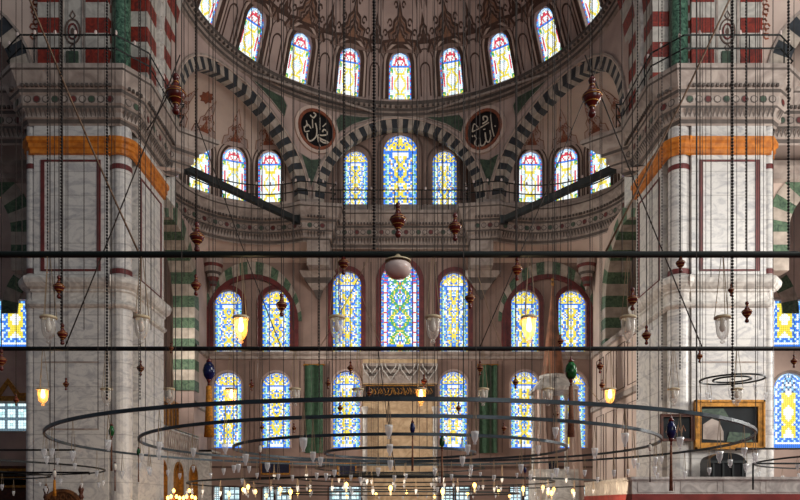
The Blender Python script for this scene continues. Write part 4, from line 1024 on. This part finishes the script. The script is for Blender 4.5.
# turned wooden ornaments on their cords
def make_orn():
    root = empty('turned_ornament', (0, 0, 0), '', 'ornament')
    mb = MB(); mb.lathe([(0, .5), (.10, .47), (.16, .40), (.12, .33), (.06, .29), (.10, .27), (.16, .20), (.22, .12), (.40, 0.06), (.42, 0.0), (.36, -.09), (.2, -.2), (.12, -.24), (.09, -.30), (.15, -.36), (.17, -.42), (.10, -.48), (0, -.5)], n=14)
    mb.v = [(v[0]*.55, v[1]*.55, v[2]) for v in mb.v]
    mb.build('body', 'wood', root, True)
    for z_, r in ((0.085, 0.33), (0.0, 0.425), (-0.14, 0.30), (-0.24, 0.14), (0.28, 0.11)):
        r *= .55; mb = MB(); mb.lathe([(r, z_+.012), (r+.012, z_), (r, z_-.012)], n=14); mb.build('gilt_band', 'gold', root, True)
    return root
OR0 = make_orn(); usedo = [False]
orn = [(176, 94, 42, 9, 'hanging large in front of the left exedra arch'), (592, 97, 42, 9, 'hanging large in front of the right exedra arch'), (398, 220, 36, 9, 'directly above the white globe in the middle'),
 (455, 227, 29, 9, 'just right of the middle, above the upper rod'), (197, 237, 31, 9, 'just above the upper rod near the left arch'), (343.5, 263, 24, 9, 'just below the upper rod left of the globe'), (517, 269, 24, 9, 'just below the upper rod, right of the middle windows'),
 (59, 287, 24, 9, 'on the left pier, upper one of two'), (62.5, 334, 22, 9, 'on the left pier, lower one of two'), (196, 285, 22, 9, 'left of the left window pair'), (281.5, 305, 24, 9, 'in front of the second upper window from the left'),
 (470, 298, 22, 9, 'between the fifth upper window and the arch on the right'), (632.5, 299, 24, 9, 'above an unlit lamp near the right pier'), (646.5, 335, 20, 9, 'beside an unlit lamp near the right pier'), (680.5, 263, 20, 9, 'just under the upper rod on the right pier'),
 (747, 312, 22, 9, 'on the white right pier, the larger lower one'), (731, 290, 13, 9, 'small, above the lamp of the right pier'), (1.5, 360, 22, 9, 'at the left edge of the picture'), (140.5, 368, 16, 14, 'small, below the second lamp from left'), (171, 348, 11, 13, 'tiny, at the far rod near the left pier'),
 (66, 384, 13, 14, 'tiny, on the left pier under the far rod'), (16, 400, 12, 14, 'tiny, at the far left beside the pale window'), (350.5, 368, 14, 14, 'small, on top of the third lower window'), (480, 368, 15, 14, 'small, at the right green banner'),
 (600, 366, 15, 14, 'small, upper one of two right of the right lower windows'), (602, 385, 12, 14, 'small, lower one of two right of the right lower windows'), (699.5, 356, 14, 14, 'small, on the right pier under the far rod'), (794, 361, 14, 14, 'small, at the right edge below the far rod'), (560.5, 341, 14, 13, 'small, in front of the right window of the right pair'),
 (251.5, 385, 12, 14, 'tiny, between the two leftmost lower windows'), (328, 383, 12, 14, 'tiny, right of the left green banner'), (369, 393, 12, 14, 'tiny, left part of the niche inscription'), (424, 381, 14, 14, 'tiny, over the lit lamp of the niche'), (515.5, 382, 14, 14, 'tiny, on the lower window left of the pulpit'),
 (340, 408, 12, 14, 'tiny, over the third lower window below the ring'), (458.5, 408, 12, 14, 'tiny, over the fourth lower window'), (504, 428, 12, 14, 'tiny, between the rings right of the green banner'), (556, 414, 13, 14, 'tiny, beside the pulpit canopy'), (262, 427, 10, 14, 'tiny, on the second lower window from left'), (294, 428, 10, 14, 'tiny, left of the left green banner low down')]
for px, py, hp, Y, where in orn:
    o = OR0 if not usedo[0] else copy_tree(OR0); usedo[0] = True
    s = hp*Y/FPX; o.location = (X(px, Y), Y, Z(py, Y)); o.scale = (s, s, s)
    tag(o, 'dark red turned wooden ornament, %s' % where, 'ornament', 'turned wooden ornaments')
    mb = MB(); mb.tube([(0, 0, 0.48), (0, 0, (14-o.location.z)/s)], 0.006/s, 5); c = mb.build('cord', 'cable', off=(0, 0, 0)); c.parent = o

# globe lamp in the middle
root = empty('globe_lamp', (0, 9, Z(268, 9)), 'white opal glass globe lamp in the middle just under the upper rod', 'lamp')
mb = MB(); mb.lathe([(0.055, .11), (0.11, .10), (0.165, .06), (.172, 0), (.15, -.06), (.09, -.105), (0, -.12)], (X(398, 9), 9.0, Z(268, 9)-0.02), 20); mb.build('globe', 'opal', root, True)
mb = MB(); mb.lathe([(0.0, .2), (0.03, .19), (0.06, .12), (.17, .095), (.17, .08)], (X(398, 9), 9.0, Z(268, 9)-0.0), 16); mb.build('cap', 'collar', root, True)

# eggs with tassels
def egg(px, py, ph, ty, Y, mt, tm, label):
    x_, z_ = X(px, Y), Z(py, Y); s = ph*Y/FPX
    root = empty('egg_ornament', (x_, Y, z_), label, 'ornament', 'egg ornaments with tassels')
    mb = MB(); mb.lathe([(0, .5), (.14, .45), (.28, .28), (.36, 0), (.3, -.25), (.16, -.42), (0.05, -.5)], n=14); ew = .86 if (ph == 20 and Y == 12) else .66; mb.v = [(v[0]*s*ew+x_, v[1]*s*ew+Y, v[2]*s+z_) for v in mb.v]; mb.build('egg', mt, root, True)
    mb = MB(); mb.lathe([(0.02, .75), (.05, .62), (.14, .5), (.13, .44), (0, .44)], n=10); mb.v = [(v[0]*s+x_, v[1]*s+Y, v[2]*s+z_) for v in mb.v]; mb.build('top_cap', 'wood', root, True)
    mb = MB(); mb.lathe([(0, -.42), (.14, -.42), (.10, -.52), (.04, -.62), (.07, -.7), (.04, -.75)], n=10); mb.v = [(v[0]*s+x_, v[1]*s+Y, v[2]*s+z_) for v in mb.v]; mb.build('bottom_cap', 'wood', root, True)
    mb = MB(); zt_, zb_ = z_-0.72*s, Z(ty, Y); tw = (.30 if tm == 'tassel_gold' else (.22 if ph == 20 and Y == 12 else .115)); mb.lathe([(0.02*s, zt_), (tw*.5*s, zt_-.05*s), (tw*.6*s, (zt_+zb_)/2), (tw*.85*s, zb_), (0, zb_)], (x_, Y, 0), 8); mb.build('tassel', tm, root, True)
    mb = MB(); mb.tube([(x_, Y, z_+0.7*s), (x_, Y, 14)], 0.006, 5); mb.build('cord', 'cable', root)
egg(209, 371, 20, 437, 12, 'blue_egg', 'tassel_gold', 'cobalt blue egg ornament with long orange tassel by the left window pair')
egg(571, 371, 20, 437, 12, 'green_egg', 'tassel_brown', 'dark green egg ornament with long brown tassel by the right window pair')
egg(111.5, 431, 12, 471, 12, 'green_egg', 'tassel_brown', 'green egg ornament with thin tassel in front of the left pier shaft')
egg(138.5, 452, 8, 482, 12, 'green_egg', 'tassel_brown', 'small green egg ornament right of the left pier shaft')
egg(115, 467, 8, 491, 12, 'white_egg', 'tassel_brown', 'small white egg ornament with tassel low on the left pier')
egg(54.5, 474, 8, 496, 12, 'white_egg', 'tassel_gold', 'small white egg ornament with tassel above the carved chair')
egg(260, 449, 8, 480, 12, 'white_egg', 'tassel_brown', 'white egg ornament with tassel below the second lower window')
egg(269.5, 467, 6, 497, 13, 'blue_egg', 'tassel_brown', 'small blue egg ornament low down near the second lower window')
egg(412.5, 428, 12, 471, 12, 'blue_egg', 'tassel_brown', 'blue egg ornament with tassel in front of the prayer niche')
egg(442, 442, 12, 483, 12, 'green_egg', 'tassel_brown', 'bright green egg ornament right of the prayer niche')
egg(671, 430, 20, 491, 11, 'blue_egg', 'tassel_brown', 'dark blue egg ornament with very long tassel at the small dark picture')
egg(525, 470, 7, 497, 13, 'blue_egg', 'tassel_brown', 'small blue egg ornament left of the pulpit foot')
egg(650, 447, 7, 482, 12, 'white_egg', 'walnut', 'white egg ornament with dark tassel right of the pulpit beside the ring end')

# chandeliers
def make_cup():
    mb = MB(); mb.lathe([(0.036, 0.0), (0.045, 0.005), (0.042, -0.03), (0.036, -0.08), (0.018, -0.12), (0.012, -0.13), (0.022, -0.145), (0, -0.15)], n=10)
    o = mb.build('glass_cup', 'cup', None, True); return o
CUP = make_cup(); cup_me = CUP.data; bpy.data.objects.remove(CUP)
mbw = MB()
for k in range(3):
    a = 2*pi*k/3+.5; mbw.tube([(0, 0, 0.30), (0.036*cos(a), 0.036*sin(a), 0)], 0.0035, 4)
cw = mbw.build('hanger', 'cord'); hang_me = cw.data; bpy.data.objects.remove(cw)
def cup(parent, off, sc=1.0, drop=0.3):
    o = bpy.data.objects.new('glass_cup', cup_me); COL.objects.link(o); o.parent = parent; o.location = off; o.scale = (sc, sc, sc)
    w = bpy.data.objects.new('hanger', hang_me); COL.objects.link(w); w.parent = o; w.scale = (1, 1, drop/0.3/sc)
def chandelier(name, cx, cy, rings, label, ring_mat='ring_iron', hh=0.047, cables=True, arms=True):
    z0 = rings[0][1]
    root = empty(name, (cx, cy, z0), label, 'chandelier')
    rnd = random.Random(int(cx*10)+5)
    for (R, z, ncup, ncab, drop) in rings:
        mb = MB(); n = 96
        P = [(cos(2*pi*k/n), sin(2*pi*k/n)) for k in range(n)]
        for k in range(n):
            c0, s0 = P[k]; c1, s1 = P[(k+1) % n]; a, b = R-0.018, R+0.018
            mb.hexa([(cx+a*c0, cy+a*s0, z-hh/2), (cx+b*c0, cy+b*s0, z-hh/2), (cx+b*c1, cy+b*s1, z-hh/2), (cx+a*c1, cy+a*s1, z-hh/2),
                     (cx+a*c0, cy+a*s0, z+hh/2), (cx+b*c0, cy+b*s0, z+hh/2), (cx+b*c1, cy+b*s1, z+hh/2), (cx+a*c1, cy+a*s1, z+hh/2)])
        mb.build('ring', ring_mat, root)
        for k in range(ncup):
            a = 2*pi*(k+0.37)/ncup; d = drop*(0.8+0.5*rnd.random())
            cup(root, (R*cos(a), R*sin(a), z-z0-d), 0.8+0.25*rnd.random(), d)
        for k in range(ncab):
            a = 2*pi*(k+0.21)/ncab
            mb = MB(); mb.tube([(cx+R*cos(a), cy+R*sin(a), z), (cx+R*cos(a), cy+R*sin(a), 22)], 0.006, 4); mb.build('cable', 'cable', root)
    return root
main = chandelier('ring_chandelier', 0, 14, [(6.35, 2.86, 42, 12, .36), (4.9, 2.86, 30, 10, .36), (3.25, 2.79, 18, 8, .35), (1.5, 2.73, 9, 4, .33)], 'huge low chandelier of four concentric iron rings hung with glass cups, nearest the viewer')
back = chandelier('ring_chandelier', 0, 25.0, [(7.3, 2.42, 42, 8, .28), (5.4, 2.50, 28, 6, .28), (3.6, 2.62, 14, 4, .28), (2.0, 2.75, 10, 4, .28), (3.0, 3.0, 0, 0, .3), (4.2, 2.1, 0, 0, .2)], 'second ring chandelier in front of the niche with warm little bulbs', 'iron', 0.05)
for k in range(26):
    a = 2*pi*(k+.3)/26; R = 5.6+0.5*sin(k*2.3); mb = MB(); p = (R*cos(a), 25+R*sin(a), 2.27-0.1*(k % 3))
    mb.lathe([(0, .09), (.045, .05), (.055, 0), (.035, -.06), (.02, -.08)], p, 8); mb.lathe([(.02, -.08), (.025, -.1), (.025, -.2), (0, -.2)], p, 8, 1)
    mb.build('bulb', ['candle_lit', 'collar'], back, True)
chandelier('ring_chandelier', -12.9, 18, [(4.9, 2.68, 16, 4, .3), (3.5, 2.5, 12, 4, .3)], 'ring chandelier at the lower left, cut by the picture edge', 'iron', 0.04)
chandelier('ring_chandelier', 14.1, 17.0, [(4.9, 2.82, 16, 4, .2), (3.9, 2.72, 12, 4, .16)], 'ring chandelier at the lower right above the tribune, cut by the picture edge', 'iron', 0.04)
# small ring chandelier upper right
r_ = chandelier('ring_chandelier', X(732, 16), 16, [(0.68, Z(379.5, 16), 8, 6, .28), (0.40, Z(379.5, 16), 0, 0, .2)], 'small double ring chandelier in front of the right pier above the painting', 'iron', 0.035)
# straight bars with brackets at far left / right
for x0_, x1_, z_, Y, nm, br in ((-9.3, -7.45, Z(450, 16), 16, 'lower left, the upper of two', 0), (-9.3, -7.1, Z(472.5, 16), 16, 'lower left, the lower of two', 0), (X(736, 16), 11, Z(448.7, 16), 16, 'lower right, the upper of two', 0), (X(753, 16), 11, Z(463.5, 16), 16, 'lower right, the lower of two', 1)):
    mb = MB(); mb.tube([(x0_, Y, z_), (x1_, Y, z_)], 0.024, 6)
    xb = x0_ if x0_ > 0 else x1_
    mb.tube([(xb, Y, z_), (xb, Y, z_-0.6 if br else z_-0.05)], 0.02, 6)
    tag(mb.build('lamp_bar', 'iron', off=(0, 0, 0)), 'straight black iron lamp bar at the %s' % nm, 'bar', 'straight lamp bars')
# candelabra near the loge
for px, nm in ((174, 'left'), (189.5, 'right')):
    Y = 26.0; x_ = X(px, Y); root = empty('candelabrum', (x_, Y, 0), 'small candelabrum with five warm bulbs by the loge, the %s of the pair' % nm, 'candelabrum', 'candelabra by the loge')
    mb = MB(); mb.lathe([(0.2, 0), (0.05, 0.1), (0.03, 1.5), (0.05, 1.9), (0, 2.0)], (x_, Y, 0), 8); mb.build('stem', 'gold', root)
    for k in range(5):
        dx, z_ = [(-.22, 1.95), (-.1, 2.0), (0, 2.22), (.1, 2.0), (.22, 1.95)][k]
        mb = MB(); mb.tube([(x_, Y, 1.8), (x_+dx, Y-.03, z_-.05)], 0.012, 5, 1); mb.lathe([(0, .1), (.05, .05), (.06, 0), (.03, -.06)], (x_+dx, Y-.03, z_), 8); mb.build('bulb', ['candle_lit', 'gold'], root, True)

# beaded chains and long ropes
def chain(px, y1, Y, r, label, mt='chain', pitch=3.2):
    x_ = X(px, Y); zb = Z(y1, Y); zt = min(Z(-30, Y), 24); mb = MB(); p = pitch*Y/FPX; z = zb
    while z < zt:
        mb.lathe([(0.15*r, z), (r, z+p*.3), (r, z+p*.65), (0.15*r, z+p*.98)], (x_, Y, 0), 6); z += p
    tag(mb.build('beaded_chain', mt, None, True, off=(0, 0, 0)), label, 'chain', 'long beaded chains')
chs = [(61.5, 345, 9, .017, 'thick beaded chain hanging down the left pier panel'), (107, 400, 9, .015, 'beaded chain along the inner edge of the left pier front'), (47.5, 250, 10, .010, 'thin beaded chain left of the thick one on the left pier'),
 (374, 250, 9, .022, 'thick dark beaded chain just left of the middle window of the bay'), (319, 400, 10, .010, 'thin beaded chain passing the left roundel'), (732.5, 400, 9, .017, 'thick beaded chain down the right pier panel'), (746, 250, 9, .011, 'thin beaded chain right of the thick one on the right pier'),
 (788.5, 250, 9, .018, 'black beaded chain near the right picture edge'), (680, 370, 9, .010, 'thin beaded chain on the inner corner of the right pier'), (140, 400, 10, .010, 'thin beaded chain over the inner side of the left pier'), (195.5, 260, 10, .010, 'beaded chain reaching down to the ornament at the left arch'), (637.5, 400, 10, .009, 'thin beaded chain at the right striped arch'), (344.5, 255, 9, .008, 'thin beaded chain ending at the ornament left of the globe'), (662, 400, 11, .009, 'thin beaded chain on the inner face of the right pier')]
for c in chs: chain(*c)
def rope(p0, p1, Y0, Yb, r, mt, label):
    a = Vector((X(p0[0], Y0), Y0, Z(p0[1], Y0))); b = Vector((X(p1[0], Yb), Yb, Z(p1[1], Yb))); mb = MB()
    m_ = [a+(b-a)*t-Vector((0, 0, 0.06*sin(pi*t))) for t in (0, .2, .4, .6, .8, 1)]
    mb.tube(m_, r, 5); tag(mb.build('rope', mt, None, True, off=(0, 0, 0)), label, 'rope', 'slanting ropes')
rope((25, -12), (138, 251), 9, 9, .013, 'rope', 'light brown rope slanting down to the right across the left pier')
rope((735, -12), (606, 251), 9, 9, .013, 'rope', 'light brown rope slanting down to the left across the right pier')
rope((180, 55), (65, 347), 14, 14, .014, 'cable', 'dark rope slanting down to the left across the left pier')
rope((585, 55), (702, 347), 14, 14, .014, 'cable', 'dark rope slanting down to the right across the right pier')
rope((196, 120), (281, 347), 14, 14, .010, 'cable', 'dark rope slanting right over the left window pair')
rope((600, 60), (480, 347), 14, 14, .010, 'cable', 'dark rope slanting left over the right window pair')
rope((370, 255), (320, 347), 12, 14, .006, 'cord', 'thin cord slanting left beside the third upper window')
rope((360, 290), (382, 347), 12, 14, .006, 'cord', 'thin cord slanting right between the middle windows')
rope((478, 275), (502, 347), 12, 14, .006, 'cord', 'thin cord slanting right beside the fifth upper window')
rope((176, 75), (147, 130), 9, 9, .008, 'cable', 'short dark cable beside the large left ornament')
rope((563, 348), (600, 402), 14, 14, .008, 'cord', 'tan cord slanting right past the pulpit spire')
rope((378, 349), (395, 470), 14, 14, .008, 'cable', 'dark cable running from the far rod down to the rings in the middle')
# plain thin suspension cables in view
thin = [22, 84, 98, 125, 151, 175.5, 184, 213, 237, 258, 293, 336, 355, 381, 417, 443, 465, 476, 500, 516, 532, 548, 568, 590, 622, 652, 697, 711, 760, 773]
for i, px in enumerate(thin):
    Y = [9.6, 12.5, 11][i % 3]; mb = MB(); x_ = X(px, Y); zb = [Z2, Z2, 2.9][i % 3]
    mb.tube([(x_, Y, zb), (x_, Y, 15)], [.006, .008, .007][i % 3], 4)
    tag(mb.build('suspension_cable', 'cable', off=(0, 0, 0)), 'thin dark suspension cable hanging from above, one of many plain ones', 'cable', 'plain suspension cables')
